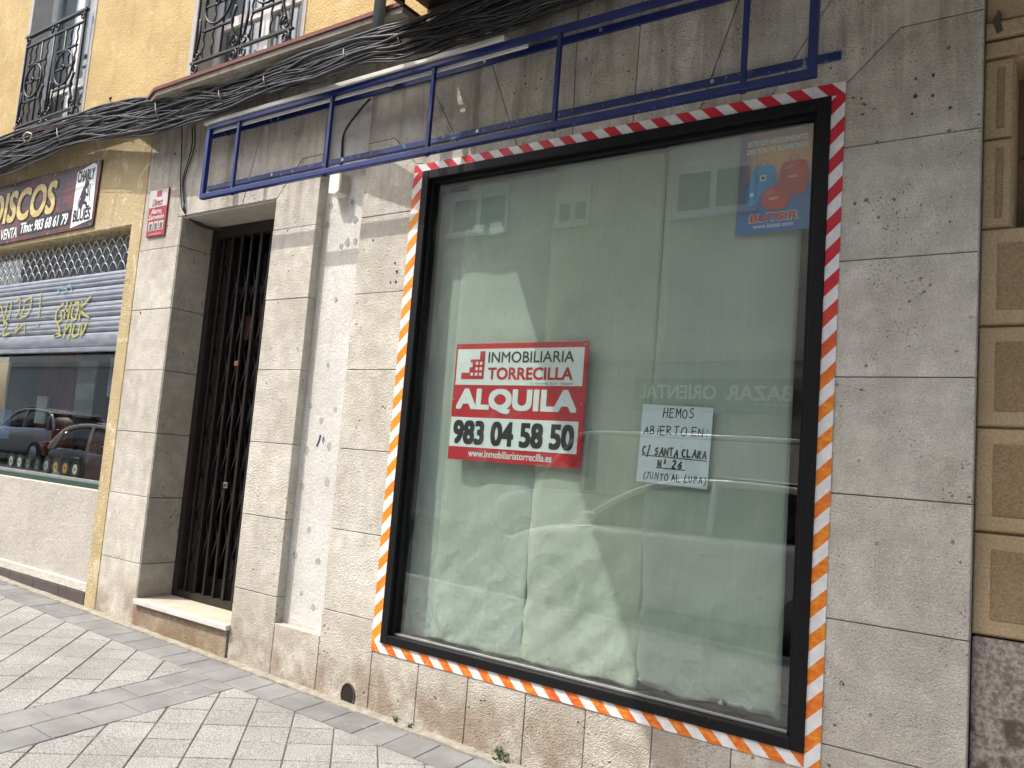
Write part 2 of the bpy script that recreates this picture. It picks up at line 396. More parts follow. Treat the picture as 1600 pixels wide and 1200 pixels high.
M['band'] = plain('dull_red_band', (.20, .012, .015), .5)
M['leaf'] = plain('weed_leaf', (.055, .10, .025), .7, var=.4, nsc=60)

def tape_mat(name, sx, fade_axis=None, a=0, b=1, old=(.74, .20, .012), rnd=.5, worn=1.0, fresh=(.58, .010, .030)):
    """diagonal striped hazard tape; the red ages to orange over part of its length"""
    g = G(name); p = g.pos(); x, y, z = g.sep(p)
    wob = g.ma('MULTIPLY', g.noise(p, 9, 2), .008)
    f = g.ma('FRACT', g.ma('DIVIDE', g.ma('ADD', g.ma('ADD', g.ma('MULTIPLY', x, sx), z), g.ma('ADD', wob, 20)), .125))
    st = g.rng(f, .5, .515)
    blot = g.noise(g.mul(p, (1, 1, 1.6)), 38, 5, .7)
    age = g.rng({'x': x, 'z': z}[fade_axis], a, b) if fade_axis else 0.0
    age = g.ma('MULTIPLY', age, g.rng(g.noise(p, 5, 3), .25, .55, 1-rnd, 1.0)) if fade_axis else g.ma('MULTIPLY', g.noise(p, 5, 3), 0.0)
    lite = g.mix(g.rng(blot, .42, .66), old, (.76, .34, .03)); dk = g.mix(g.rng(blot, .42, .66), fresh, tuple(c*.9 for c in fresh))
    red = g.mix(age, dk, lite)
    wht = g.mix(g.rng(g.noise(p, 16, 5, .6), .35, .7), (.66, .66, .665), (.80, .80, .795))
    c = g.mix(st, red, wht)
    h = g.ma('ADD', g.noise(g.mul(p, (1, 1, 1)), 30, 4, .6), g.ma('MULTIPLY', g.noise(p, 90, 2), .3))
    return g.done(c, .42, g.bump(h, .28*worn, .004))

# ================================================================== SETTING: ground
def sheet(name, x0, x1, y0, y1, dz, mat, kind='structure', thick=.3, parent=None):
    bm = BM(); vs = []
    for (x, y) in ((x0, y0), (x1, y0), (x1, y1), (x0, y1)):
        vs.append((bm.verts.new((x, y, gz(x)+dz)), bm.verts.new((x, y, gz(x)+dz-thick))))
    fs = [bm.faces.new([v[0] for v in vs]), bm.faces.new([v[1] for v in vs][::-1])]
    for i in range(4): fs.append(bm.faces.new((vs[i][0], vs[i][1], vs[(i+1) % 4][1], vs[(i+1) % 4][0])))
    bmesh.ops.recalc_face_normals(bm, faces=fs)
    return obj(name, bm, mat, parent, kind=None if parent else kind)

KERB = -3.42
sheet('ground', -150, 150, -150, 60, -.32, M['asphalt'], thick=.5)
sheet('road', -60, 40, -9.3, KERB-.14, -.12, M['asphalt'])
pave = sheet('pavement', -30, 14, KERB, .5, -.006, M['mortar'])
sheet('kerb', -30, 14, KERB-.14, KERB-.004, 0.0, M['kerb'])
sheet('opposite_pavement', -40, 20, -11.2, -9.304, 0.0, M['kerb'])

def tilepoly(bm, poly, gap, h=.006):
    if len(poly) < 3: return
    a = abs(sum(poly[i][0]*poly[(i+1) % len(poly)][1]-poly[(i+1) % len(poly)][0]*poly[i][1] for i in range(len(poly))))/2
    if a < .0012: return
    q = shrink(poly, gap/2); dz = random.uniform(-.0012, .0012); tx = random.uniform(-.006, .006)
    top = [bm.verts.new((x, y, gz(x)+h-.006+dz+tx*(y-q[0][1]))) for x, y in q]; bot = [bm.verts.new((x, y, gz(x)-.02)) for x, y in q]
    n = len(q); fs = [bm.faces.new(top), bm.faces.new(bot[::-1])]
    for i in range(n): fs.append(bm.faces.new((top[i], bot[i], bot[(i+1) % n], top[(i+1) % n])))
    bmesh.ops.recalc_face_normals(bm, faces=fs)
    f = fs[0]; bmesh.ops.bevel(bm, geom=list(f.edges), offset=.003, segments=1, affect='EDGES')
# band crossing the pavement: lines x = xl + k*y
KB = -.135
bl, bmid, br = -4.275, -4.065, -3.855
bmA = BM(); d = .2075; h2 = d/math.sqrt(2)
for i in range(-110, 110):
    for j in range(-110, 110):
        cx = (i+j)*h2 - 4.91; cy = (i-j)*h2 - .32
        if not (-15 < cx < 2.6 and KERB < cy < 0): continue
        sq = [(cx-h2, cy), (cx, cy-h2), (cx+h2, cy), (cx, cy+h2)]
        sq = clip(clip(sq, 0, 1, -.302), 0, -1, -(KERB+.01))
        if len(sq) < 3: continue
        l = clip(sq, 1, -KB, bl); r = clip(sq, -1, KB, -br)
        for q in (l, r):
            if len(q) >= 3: tilepoly(bmA, q, .006)
obj('diagonal_tiles', bmA, M['tile'], pave)
bmB = BM()
x = -15.0; k0 = -5.365
i = int((-15-k0)/.2047)
while True:
    xa = k0+i*.2047; xb = xa+.2047; i += 1
    if xa > 2.6: break
    tilepoly(bmB, [(xa+.0, -.300), (xb+.0, -.300), (xb-.024, -.072), (xa-.024, -.072)], .004, .0065)
for (a, b, off) in ((bl, bmid, 0.0), (bmid, br, .11)):
    yy = -.302; n = 0
    while yy > KERB:
        y2 = yy-(.231 if n or not off else .12); y2 = max(y2, KERB+.01)
        tilepoly(bmB, [(a+KB*yy, yy), (a+KB*y2, y2), (b+KB*y2, y2), (b+KB*yy, yy)], .005, .0062); yy = y2; n += 1
        if yy <= KERB+.011: break
obj('grey_paving_slabs', bmB, M['slab'], pave)
# rough mortar fillet at the foot of the wall
bmF = BM(); xs = [-15+.06*i for i in range(300)]; prev = None
for x in xs:
    wv = -.066+random.uniform(-.006, .004); t = gz(x)
    cur = [bmF.verts.new(v) for v in ((x, wv, t-.02), (x, wv+.004, t+.004+random.uniform(0, .004)), (x, -.02+random.uniform(-.008, .008), t+.009+random.uniform(-.003, .005)), (x, .03, t+.006), (x, .03, t-.02))]
    if prev:
        for k in range(4): bmF.faces.new((prev[k], prev[k+1], cur[k+1], cur[k]))
    prev = cur
bmesh.ops.recalc_face_normals(bmF, faces=bmF.faces[:])
obj('mortar_fillet', bmF, M['edge_mortar'], pave)

# ================================================================== BUILDING WITH THE TWO SHOPS
B = thing('apartment_building', 'yellow rendered apartment house with pale stone ground floor around the empty papered shop', 'building', (-4.5, 0, 0))
# --- stone cladding
RowsL = [-.1, .50, .96, 1.41, 1.86, 2.31, 2.765]; RowsD = [-.1, .50, .955, 1.405, 1.86, 2.31, 2.77]
RowsM = [.50, .95, 1.405, 1.86, 2.305, 2.765]; RowsR = [-.1, .45, .91, 1.38, 1.83, 2.29, 2.755]
TOP = 3.80
polys = []
for a, b in zip(RowsL, RowsL[1:]): polys.append([(-5.86, a), (-5.36, a), (-5.36, b), (-5.86, b)])
polys.append([(-5.86, 2.765), (-5.36, 2.765), (-5.36, 2.985), (-5.41, 2.985), (-5.41, TOP), (-5.86, TOP)])
polys.append([(-5.41, 2.985), (-4.66, 2.985), (-4.47, TOP), (-5.41, TOP)])
polys.append([(-4.66, 2.985), (-4.31, 2.985), (-4.09, 3.22), (-3.90, 3.22), (-3.90, TOP), (-4.47, TOP)])
polys.append([(-4.31, 2.77), (-3.90, 2.77), (-3.90, 3.22), (-4.09, 3.22), (-4.31, 2.985)])
for a, b in zip(RowsD, RowsD[1:]): polys.append([(-4.31, a), (-3.90, a), (-3.90, b), (-4.31, b)])
polys.append([(-3.90, -.1), (-3.51, -.1), (-3.51, .352), (-3.90, .352)])
polys.append([(-3.51, -.1), (-3.10, -.1), (-3.10, .50), (-3.51, .50)])
for a, b in zip(RowsM, RowsM[1:]): polys.append([(-3.51, a), (-3.06, a), (-3.06, b), (-3.51, b)])
polys.append([(-3.51, 2.765), (-3.06, 2.765), (-3.06, 3.035), (-3.11, 3.035), (-3.29, 3.22), (-3.51, 3.22)])
polys.append([(-3.51, 3.22), (-3.29, 3.22), (-3.11, 3.035), (-3.06, 3.035), (-3.06, 3.0), (-2.74, 3.0), (-3.24, TOP), (-3.51, TOP)])
J = [(-2.74, -3.24), (-2.40, -2.74), (-2.08, -2.10), (-1.75, -1.74), (-1.43, -1.17), (-1.12, -.62)]
for (a, A), (b, Bq) in zip(J, J[1:]): polys.append([(a, 3.0), (b, 3.0), (Bq, TOP), (A, TOP)])
polys.append([(-1.12, 3.0), (-.84, 3.0), (-.84, 3.03), (-.79, 3.03), (-.60, 3.215), (-.314, 3.215), (-.314, TOP), (-.62, TOP)])
polys.append([(-.84, 2.755), (-.314, 2.755), (-.314, 3.215), (-.60, 3.215), (-.79, 3.03), (-.84, 3.03)])
for a, b in zip(RowsR, RowsR[1:]): polys.append([(-.84, a), (-.314, a), (-.314, b), (-.84, b)])
XL = [-3.10, -2.77, -2.45, -2.11, -1.79, -1.47, -1.13, -.84]
for a, b in zip(XL, XL[1:]): polys.append([(a, -.1), (b, -.1), (b, .38), (a, .38)])
bm = BM()
for q in polys: prism(bm, shrink(q, .0020), random.uniform(-.0012, .0012), .075, .0022)
cladding = obj('stone_cladding', bm, M['stone'], B)
# mortar bed behind the stones and the masonry behind everything
bm = BM()
box(bm, -5.855, -5.365, .009, .262, -.15, 3.79); box(bm, -5.37, -4.32, .010, .262, 2.992, 3.79)
box(bm, -4.305, -3.905, .009, .262, -.15, 3.785); box(bm, -3.905, -3.505, .011, .05, -.15, .345)
box(bm, -3.505, -3.058, .009, .262, -.15, 3.79); box(bm, -3.06, -.845, .010, .262, 3.008, 3.785); box(bm, -.845, -.319, .009, .262, -.15, 3.79)
box(bm, -3.06, -.84, .010, .262, -.15, .372)
obj('mortar_bed', bm, M['grout'], B)
bm = BM(); box(bm, -3.906, -3.506, .060, .265, .34, 3.792); obj('niche_panel', bm, M['niche'], B)
bm = BM(); prism(bm, [(-3.838, .355), (-3.518, .36), (-3.514, 1.93), (-3.70, 1.945), (-3.832, 1.94)], .0585, .0605); obj('white_patch', bm, M['patch'], B)
# round glue spots left on the niche panel, flat dark discs painting the shade of drill holes
def blob(c, r, y, n=12, e=.25):
    bm = BM(); ph = [random.uniform(1-e, 1+e) for _ in range(n)]
    prism(bm, [(c[0]+r*ph[k]*math.cos(2*math.pi*k/n)*.8, c[1]+r*ph[k]*math.sin(2*math.pi*k/n)) for k in range(n)], y, y+.006); return bm
M['glue'] = plain('grey_glue_spot', (.36, .36, .335), .9, var=.2, nsc=60, bsc=80, bst=.6)
M['hole'] = plain('dirty_drill_hole', (.075, .062, .050), .95)
for (px, pz) in [(-3.66,2.9),(-3.85,2.9),(-3.86,2.78),(-3.72,2.63),(-3.67,2.65),(-3.6,2.65),(-3.62,2.79),(-3.72,2.3),(-3.74,1.56),(-3.63,1.63),(-3.85,1.65),(-3.73,1.9),(-3.65,1.41),(-3.84,1.38),(-3.85,1.16),(-3.64,1.2),(-3.75,.91),(-3.85,.75),(-3.65,.74),(-3.76,.54),(-3.65,.48)]:
    obj('glue_spot', blob((px, pz), random.uniform(.016, .03), .0575), M['glue'], B)
for (px, pz, r) in [(-.54,2.99,.010),(-.48,2.99,.013),(-.54,2.92,.018),(-.48,2.91,.011),(-.55,2.85,.011),(-.42,2.85,.012),(-.72,2.92,.007),(-.51,2.64,.006),(-.41,2.41,.008),(-.45,2.37,.006),(-3.39,2.62,.010),(-3.18,2.42,.015),(-3.2,2.47,.010),(-3.18,2.36,.013),(-3.22,2.36,.009),(-3.46,2.57,.006),(-4.11,2.49,.008),(-5.54,3.48,.016),(-5.52,2.93,.009),(-5.27,3.46,.012),(-5.23,3.46,.011),(-5.74,2.29,.014),(-.84+.12,.68,.009),(-.60,.30,.010)]:
    obj('drill_hole', blob((px, pz), r*.55, -.0026, 12, .22), M['hole'], B)
# masonry: thick walls behind, floors, upper storeys
bm = BM()
box(bm, -5.85, -5.372, .265, .50, -.2, 3.78); box(bm, -4.30, -3.06, .268, .50, -.2, 3.78); box(bm, -.84, -.33, .266, .50, -.2, 3.78)
box(bm, -5.372, -4.30, .30, .50, 3.03, 3.77); box(bm, -3.06, -.84, .267, .50, 3.0, 3.77); box(bm, -3.06, -.84, .267, .32, -.2, .36)
obj('masonry', bm, M['grout'], B)
bm = BM()
for (xa, xb, z0, z1, y0, y1) in [(-3.2, -.4, -.1, 3.3, .5, 2.6)]:
    box(bm, xa, xb, y1, y1+.1, z0, z1); box(bm, xa-.1, xa, y0, y1+.1, z0, z1); box(bm, xb, xb+.1, y0, y1+.1, z0, z1); box(bm, xa, xb, y0, y1, z1, z1+.1); box(bm, xa, xb, y0, y1, z0-.1, z0)
obj('shop_room', bm, M['room'], B)
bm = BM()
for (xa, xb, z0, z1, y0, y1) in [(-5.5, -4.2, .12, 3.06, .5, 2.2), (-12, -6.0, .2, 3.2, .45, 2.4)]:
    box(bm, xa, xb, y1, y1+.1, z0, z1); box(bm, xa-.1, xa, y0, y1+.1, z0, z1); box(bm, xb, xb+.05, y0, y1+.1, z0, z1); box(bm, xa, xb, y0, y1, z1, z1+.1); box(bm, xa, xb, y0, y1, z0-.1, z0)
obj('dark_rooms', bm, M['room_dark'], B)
# door reveal slabs (left side faces the doorway), lintel soffit
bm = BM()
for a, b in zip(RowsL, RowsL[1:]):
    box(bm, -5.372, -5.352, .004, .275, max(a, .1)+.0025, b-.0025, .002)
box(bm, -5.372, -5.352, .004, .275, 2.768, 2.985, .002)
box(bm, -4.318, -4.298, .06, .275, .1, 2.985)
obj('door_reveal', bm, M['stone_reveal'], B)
bm = BM(); box(bm, -5.36, -4.31, .012, .30, 2.972, 2.988); obj('lintel_soffit', bm, plain('pale_soffit', (.46, .44, .38), .9, bsc=40), B)
# door step
bm = BM(); box(bm, -5.352, -4.315, -.012, .30, -.1, .232); obj('step_riser', bm, M['riser'], B)
bm = BM(); box(bm, -5.345, -4.318, -.004, .34, .233, .268); obj('door_step', bm, M['sill_top'], B)
bm = BM(); box(bm, -5.33, -4.30, -.036, -.006, .238, .270, .003); obj('step_nosing', bm, M['marble'], B)

# --- folding gate
GY = .275
gate = bpy.data.objects.new('folding_gate', None); C.objects.link(gate); gate.parent = B; gate.location = Vector((-4.85, GY, .27))-worldloc(B)
bm = BM()
box(bm, -5.351, -5.292, GY-.012, GY+.05, .27, 2.97); box(bm, -5.292, -4.32, GY-.006, GY+.05, 2.885, 2.966); box(bm, -5.291, -4.32, GY-.014, GY+.03, .272, .318)
box(bm, -4.36, -4.319, GY-.011, GY+.05, .32, 2.88)
obj('gate_frame', bm, M['gate_dark'], gate)
bars = [-5.215+.108*i for i in range(8)]
for i, xb in enumerate(bars):
    bm = BM(); wdt = .010 if i != 4 else .014
    box(bm, xb-wdt, xb+wdt, GY-.004, GY+.018, .32, 2.884, .002)
    obj('gate_bar', bm, M['gate'], gate)
bm = BM()
ext = [-5.29]+bars+[-4.37]
for a, b in zip(ext, ext[1:]):
    for k in range(7):
        z0 = .52+k*.30
        for (za, zb, yo) in ((z0, z0+.36, .020), (z0+.36, z0, .026)):
            n = Vector((zb-za, 0, -(b-a))); n = n.normalized()*.0065
            vs = [(a-n.x, za-n.z), (b-n.x, zb-n.z), (b+n.x, zb+n.z), (a+n.x, za+n.z)]
            prism(bm, vs, GY+yo, GY+yo+.004)
obj('gate_lattice', bm, M['gate'], gate)
bm = BM(); box(bm, -4.885, -4.840, GY-.020, GY-.005, 1.070, 1.110, .003); lt = obj('gate_lock', bm, M['steel'], gate)
bm = BM(); disc(bm, (-4.858, GY-.0225, 1.09), .009, thick=.003); obj('keyhole', bm, M['black'], lt)
bm = BM(); box(bm, -4.915, -4.870, GY-.018, GY-.005, 1.925, 1.960, .003); obj('gate_bracket', bm, M['rust'], gate)
# glazed door behind the gate
bm = BM(); DY = .46
box(bm, -5.36, -5.25, DY, DY+.05, .27, 2.96); box(bm, -4.42, -4.31, DY, DY+.05, .27, 2.96); box(bm, -5.25, -4.42, DY+.002, DY+.05, 2.50, 2.56); box(bm, -5.25, -4.42, DY+.003, DY+.05, .27, .40); box(bm, -4.86, -4.80, DY+.001, DY+.05, .40, 2.50)
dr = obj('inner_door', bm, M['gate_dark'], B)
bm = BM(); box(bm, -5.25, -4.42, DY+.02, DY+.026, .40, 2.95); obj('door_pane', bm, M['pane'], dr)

# --- big display window
WX0, WX1, WZ0, WZ1 = -3.04, -.85, .40, 2.98
win = bpy.data.objects.new('display_window', None); C.objects.link(win); win.parent = B; win.location = Vector((-1.95, 0, .4))-worldloc(B)
bm = BM(); fw = .047
box(bm, WX0, WX0+fw, -.014, .14, WZ0, WZ1, .003); box(bm, WX1-fw-.003, WX1, -.014, .14, WZ0, WZ1, .003)
box(bm, WX0+fw, WX1-fw-.003, -.013, .14, WZ1-.05, WZ1, .003); box(bm, WX0+fw, WX1-fw-.003, -.013, .14, WZ0, WZ0+.045, .003)
obj('window_frame', bm, M['black_frame'], win)
ix0, ix1, iz0, iz1 = WX0+fw, WX1-fw-.003, WZ0+.045, WZ1-.05
bm = BM()
box(bm, ix0, ix0+.016, .014, .040, iz0, iz1, .002); box(bm, ix1-.022, ix1, .014, .040, iz0, iz1, .002); box(bm, ix0+.016, ix1-.022, .015, .040, iz1-.018, iz1, .002)
obj('glazing_bead', bm, M['black_frame'], win)
bm = BM(); box(bm, ix0+.016, ix1-.022, .026, .040, iz0+.002, iz0+.012, .001); obj('metal_bead', bm, M['alu'], win, label='light metal glazing bead along the bottom')
bm = BM(); box(bm, ix0+.004, ix1-.004, .040, .047, iz0+.002, iz1-.002); obj('window_pane', bm, M['glass'], win)

# --- yellow render: upper wall with two balcony windows, fascia and strip of the record shop
W1 = (-8.22, -7.05, 3.86, 6.4); W2 = (-5.46, -4.26, 3.86, 6.4)
bm = BM(); UZ = 11.5
xs = [-16, W1[0], W1[1], W2[0], W2[1], 2.2]
for i in range(5):
    a, b = xs[i], xs[i+1]
    if i in (1, 3): box(bm, a, b, 0, .35, 6.4, UZ); box(bm, a, b, 0, .35, 3.80, 3.862)
    else: box(bm, a, b, 0, .35, 3.80, UZ)
obj('upper_wall', bm, M['yellow'], B)
bm = BM(); box(bm, -16, 2.2, 8.0, 8.3, -.2, UZ); box(bm, -16.2, -16, 0, 8.3, -.2, UZ); box(bm, 2.2, 2.4, 0.05, 8.3, 3.8, UZ); box(bm, -16, 2.2, 0, 8, UZ, UZ+.3); box(bm, -16, 2.2, .37, 8, 3.55, 3.80)
obj('shell', bm, M['grout'], B)
bm = BM()
prism(bm, [(-16, 2.985), (-6.025, 2.985), (-6.025, -.1), (-5.862, -.1), (-5.862, 3.90), (-16, 3.90)], .0, .34, .010)
obj('fascia', bm, M['ochre'], B)
bm = BM(); box(bm, -16, -6.027, .030, .34, .27, .945); obj('low_wall', bm, M['stucco'], B)
bm = BM(); box(bm, -16, -6.027, .008, .34, .20, .268, .006); obj('white_ledge', bm, M['white_edge'], B)
bm = BM()
x = -16.0
while x < -6.03:
    x2 = min(x+.40, -6.027); box(bm, x+.002, x2-.002, .0, .34, -.1, .197, .002); x = x2
obj('plinth', bm, M['plinth'], B)
# window jamb linings, frames, curtains, iron railings
for wi, (a, b, z0, z1) in enumerate((W1, W2)):
    bm = BM()
    box(bm, a-.05, a+.006, -.006, .36, 3.868, z1); box(bm, b-.006, b+.05, -.005, .36, 3.868, z1); box(bm, a-.05, b+.05, -.007, .36, z1-.006, z1+.05)
    wn = obj('balcony_window', bm, M['jamb'], B)
    bm = BM()
    for (u, v) in ((a, a+.06), ((a+b)/2-.05, (a+b)/2+.05), (b-.06, b)): box(bm, u, v, .16, .22, z0, z1)
    for zz in (z0, z0+.62, z0+1.9, z1-.08):
        box(bm, a+.06, (a+b)/2-.05, .165, .215, zz, zz+.08); box(bm, (a+b)/2+.05, b-.06, .165, .215, zz, zz+.08)
    obj('window_frame', bm, M['white_wood'], wn)
    bm = BM(); box(bm, a+.06, b-.06, .186, .192, z0+.08, z1-.08); obj('pane', bm, M['pane'], wn)
    bm = BM(); n = 40; pr = None
    for k in range(n+1):
        xx = a+.05+(b-a-.1)*k/n; yy = .26+.018*math.sin(k*1.9); cur = [bm.verts.new((xx, yy, z)) for z in (z0, z1)]
        if pr: bm.faces.new((pr[0], cur[0], cur[1], pr[1]))
        pr = cur
    obj('net_curtain', bm, M['curtain'], wn)
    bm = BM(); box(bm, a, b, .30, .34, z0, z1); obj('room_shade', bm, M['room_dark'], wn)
    # railing
    RY = -.045; bm = BM(); L, Rr = a+.08, b-.03; zb, zt = 4.12, 5.0
    box(bm, L-.02, Rr+.02, RY-.012, RY+.012, zb-.008, zb+.008); box(bm, L-.02, Rr+.02, RY-.016, RY+.016, zt-.01, zt+.012); box(bm, L, Rr, RY-.010, RY+.010, zt-.11, zt-.098)
    for (u, v) in ((L, L+.40), (Rr-.40, Rr)):
        pass
    box(bm, L, L+.014, RY-.008, RY+.008, 3.9, zt); box(bm, Rr-.014, Rr, RY-.008, RY+.008, 3.9, zt)
    nb = 10
    for k in range(1, nb):
        xx = L+(Rr-L)*k/nb
        pts = [(xx+.004*math.cos(q*1.3), RY+.004*math.sin(q*1.3), zb+(zt-.1-zb)*q/36) for q in range(37)]
        if k % 2 == 0 or k in (1, nb-1): tube(bm, pts, .007, 5)
        else: tube(bm, [(xx, RY, zb), (xx, RY, zt-.1)], .008, 5)
    for cx in (L+.24*(Rr-L), L+.76*(Rr-L)):
        tube(bm, [(cx+.155*math.cos(q), RY-.014, 4.52+.155*math.sin(q)) for q in [2*math.pi*k/28 for k in range(28)]], .009, 6, closed=True)
        box(bm, cx-.15, cx+.15, RY-.016, RY-.004, 4.515, 4.53)
        tube(bm, [(cx+.02*math.cos(q), RY-.02, 4.522+.02*math.sin(q)) for q in [2*math.pi*k/10 for k in range(10)]], .010, 5, closed=True)
        for zz in (4.34, 4.70): box(bm, cx-.17, cx+.17, RY-.012, RY+.006, zz-.005, zz+.007)
    def spiral(cx, cz, r, s, s0=0.0):
        return [(cx+s*(r*(1-.75*t))*math.cos(s0+t*8.2), RY-.006, cz+(r*(1-.75*t))*math.sin(s0+t*8.2)) for t in [q/26 for q in range(27)]]
    for (cx, s) in ((L+.045, 1), (Rr-.045, -1), ((L+Rr)/2-.055, -1), ((L+Rr)/2+.055, 1)):
        tube(bm, spiral(cx, zb+.045, .045, s), .008, 5); tube(bm, spiral(cx, zb-.05, .045, s, 2), .008, 5)
        tube(bm, spiral(cx, zt-.045, .042, s, 1), .008, 5); tube(bm, bez([(cx, RY-.01, zb+.08), (cx+s*.035, RY-.02, zb+.2), (cx+s*.01, RY-.01, zb+.32)], 6), .010, 5)
    obj('iron_railing', bm, M['iron'], wn)

# --- cornice slab under the right window, thinner ledge on the left
def pslab(bm, plan, z0, z1):
    a = [bm.verts.new((x, y, z0)) for x, y in plan]; b = [bm.verts.new((x, y, z1)) for x, y in plan]; n = len(plan)
    fs = [bm.faces.new(a[::-1]), bm.faces.new(b)]
    for i in range(n): fs.append(bm.faces.new((a[i], a[(i+1) % n], b[(i+1) % n], b[i])))
    bmesh.ops.recalc_face_normals(bm, faces=fs)
SP, SZ = .27, 3.835
def plan(o): return [(-6.25, -.002), (-5.42-o, -SP-o), (-3.06, -SP-o), (-3.06, -.002)]
bm = BM()
pslab(bm, plan(0), SZ-.045, SZ-.012); pslab(bm, [(-6.1, -.003), (-5.40, -.22), (-3.06, -.22), (-3.06, -.003)], SZ-.075, SZ-.045)
pslab(bm, [(-6.0, -.004), (-5.38, -.12), (-3.06, -.12), (-3.06, -.004)], SZ-.105, SZ-.075)
pslab(bm, [(-16, -.002), (-16, -.10), (-6.1, -.10), (-6.1, -.002)], 3.90, 3.945); pslab(bm, [(-16, -.003), (-16, -.05), (-6.0, -.05), (-6.0, -.003)], 3.84, 3.90)
corn = obj('cornice', bm, M['cornice'], B)
bm = BM(); pslab(bm, plan(.014), SZ-.012, SZ+.012); pslab(bm, [(-16, -.004), (-16, -.115), (-6.1, -.115), (-6.1, -.004)], 3.946, 3.968)
obj('red_tile_rim', bm, M['red_rim'], corn)
# --- projecting balcony over the shop window (its underside shows at the top)
bm = BM(); box(bm, -3.05, 2.0, -.38, -.002, 3.90, 4.02)
bal = obj('projecting_balcony', bm, M['green_soffit'], B)
bm = BM(); box(bm, -3.05, 2.0, -1.75, -.381, 3.899, 4.02); box(bm, -3.05, 2.0, -1.75, -1.70, 4.02, 5.0); box(bm, -3.05, -3.0, -1.70, -.002, 4.02, 5.0)
obj('balcony_slab', bm, M['white_edge'], bal)  # unseen outer slab, made pale to bounce light onto the wall
bm = BM(); box(bm, -3.06, -3.03, -1.75, -.285, 3.82, 3.898); obj('edge_lip', bm, M['green_soffit'], bal)  # added out of view to stop sun leaking under the balcony edge
bm = BM(); box(bm, -3.05, 2.0, -.09, -.004, 3.79, 3.899, .006); obj('soffit_moulding', bm, M['brown_rim'], bal)
bm = BM(); pp = W(588, 66, -.315); tube(bm, [(pp.x, -.315, pp.z), (pp.x, -.315, 9)], .032, 14)
obj('downpipe', bm, M['drain'], B)

# --- record shop: roller shutter, window
sh = bpy.data.objects.new('roller_shutter', None); C.objects.link(sh); sh.parent = B; sh.location = Vector((-8, .06, 2.3))-worldloc(B)
SX0, SX1 = -11.5, -6.03
zs = [2.05, 2.17, 2.295, 2.42, 2.545, 2.66]
for i in range(5):
    bm = BM(); z0, z1 = zs[i], zs[i+1]; prof = []
    n = 14
    for k in range(n+1):
        t = k/n; yy = .062-.010*math.sin(math.pi*min(1, t*1.02))**.5
        if i > 0 and k in (4, 5, 9, 10): yy += .003
        prof.append((yy, z0+.006+(z1-z0-.006)*t))
    prof = prof+[(.085, z1), (.085, z0+.006)]
    a = [bm.verts.new((SX0, y, z)) for y, z in prof]; b = [bm.verts.new((SX1, y, z)) for y, z in prof]
    for k in range(len(prof)): bm.faces.new((a[k], b[k], b[(k+1) % len(prof)], a[(k+1) % len(prof)]))
    bm.faces.new(a[::-1]); bm.faces.new(b); bmesh.ops.recalc_face_normals(bm, faces=bm.faces[:])
    obj('shutter_slat', bm, M['slat'], sh)
bm = BM(); box(bm, SX0, SX1, .048, .09, 2.018, 2.052, .004); obj('bottom_bar', bm, M['slat'], sh)
bm = BM(); box(bm, SX0, SX1, .075, .082, 2.05, 2.665); obj('slat_hinges', bm, M['black'], sh)  # one black sheet behind the slats, showing in their gaps
bm = BM(); P = .122
rows = 6; rh = .064
for r in range(rows):
    off = (r % 2)*P/2; x = SX1-P*46+off
    for k in range(46):
        pts = [(x+P*k+P*t, .066+.003*math.cos(t*6.28), 2.664+r*rh+rh*1.18*(math.sin(math.pi*t))**.75) for t in [q/12 for q in range(13)]]
        pts = [p for p in pts if p[0] <= SX1]
        if len(pts) > 1: tube(bm, pts, .0042, 4)
obj('shutter_grille', bm, M['wire'], sh)
# graffiti
def strokes(bm, lines, x0, x1, z0, z1, wd, y):
    for ln in lines: ribbon(bm, bez([(x0+(x1-x0)*u, z0+(z1-z0)*v) for u, v in ln], 6), wd, y)
M['spray'] = plain('yellow_spray_paint', (.36, .35, .12), .6, var=.35, nsc=40)
M['spray2'] = plain('faded_teal_spray', (.22, .40, .42), .6, var=.35, nsc=40)
bm = BM()
strokes(bm, [[(.0,.55),(.1,.8),(.2,.5)], [(.05,.2),(.1,.5)], [(.25,.9),(.22,.4),(.3,.5)], [(.34,.95),(.33,.45)], [(.45,.9),(.5,1),(.52,.6),(.45,.5)], [(.6,.85),(.75,.95),(.72,.55),(.58,.5),(.62,.75)], [(.2,.3),(.3,.35),(.24,.05),(.4,.1)], [(.55,.35),(.5,.1),(.66,.3),(.7,.05)], [(.93,1.05),(.95,.45)], [(.95,.3),(.955,.2)]], -8.25, -7.36, 2.17, 2.53, .020, .0475)
obj('yellow_graffiti', bm, M['spray'], sh)
bm = BM()
strokes(bm, [[(.2,.9),(.03,.7),(.05,.45),(.2,.5),(.15,.7)], [(.3,.95),(.27,.5)], [(.27,.7),(.4,.72)], [(.42,.9),(.38,.45)], [(.5,.85),(.48,.55),(.6,.5),(.64,.85),(.52,.87)], [(.72,.9),(.7,.45)], [(.95,1.0),(.72,.7),(.97,.5)], [(.1,.4),(.2,.2),(.05,.1),(.25,.12)], [(.35,.4),(.33,.05)], [(.35,.2),(.5,.38),(.48,.0)], [(.6,.38),(.57,.1),(.72,.12),(.74,.35)], [(.8,.4),(.82,.1),(.95,.4)]], -7.12, -6.55, 2.12, 2.47, .024, .0475)
obj('yellow_graffiti', bm, M['spray'], sh)
bm = BM(); strokes(bm, [[(0,.2),(.3,.8),(.5,.2),(.8,.9),(1,.3)], [(0,.7),(.5,.6),(1,.75)]], -7.15, -6.9, 2.50, 2.60, .012, .0475); obj('teal_graffiti', bm, M['spray2'], sh)
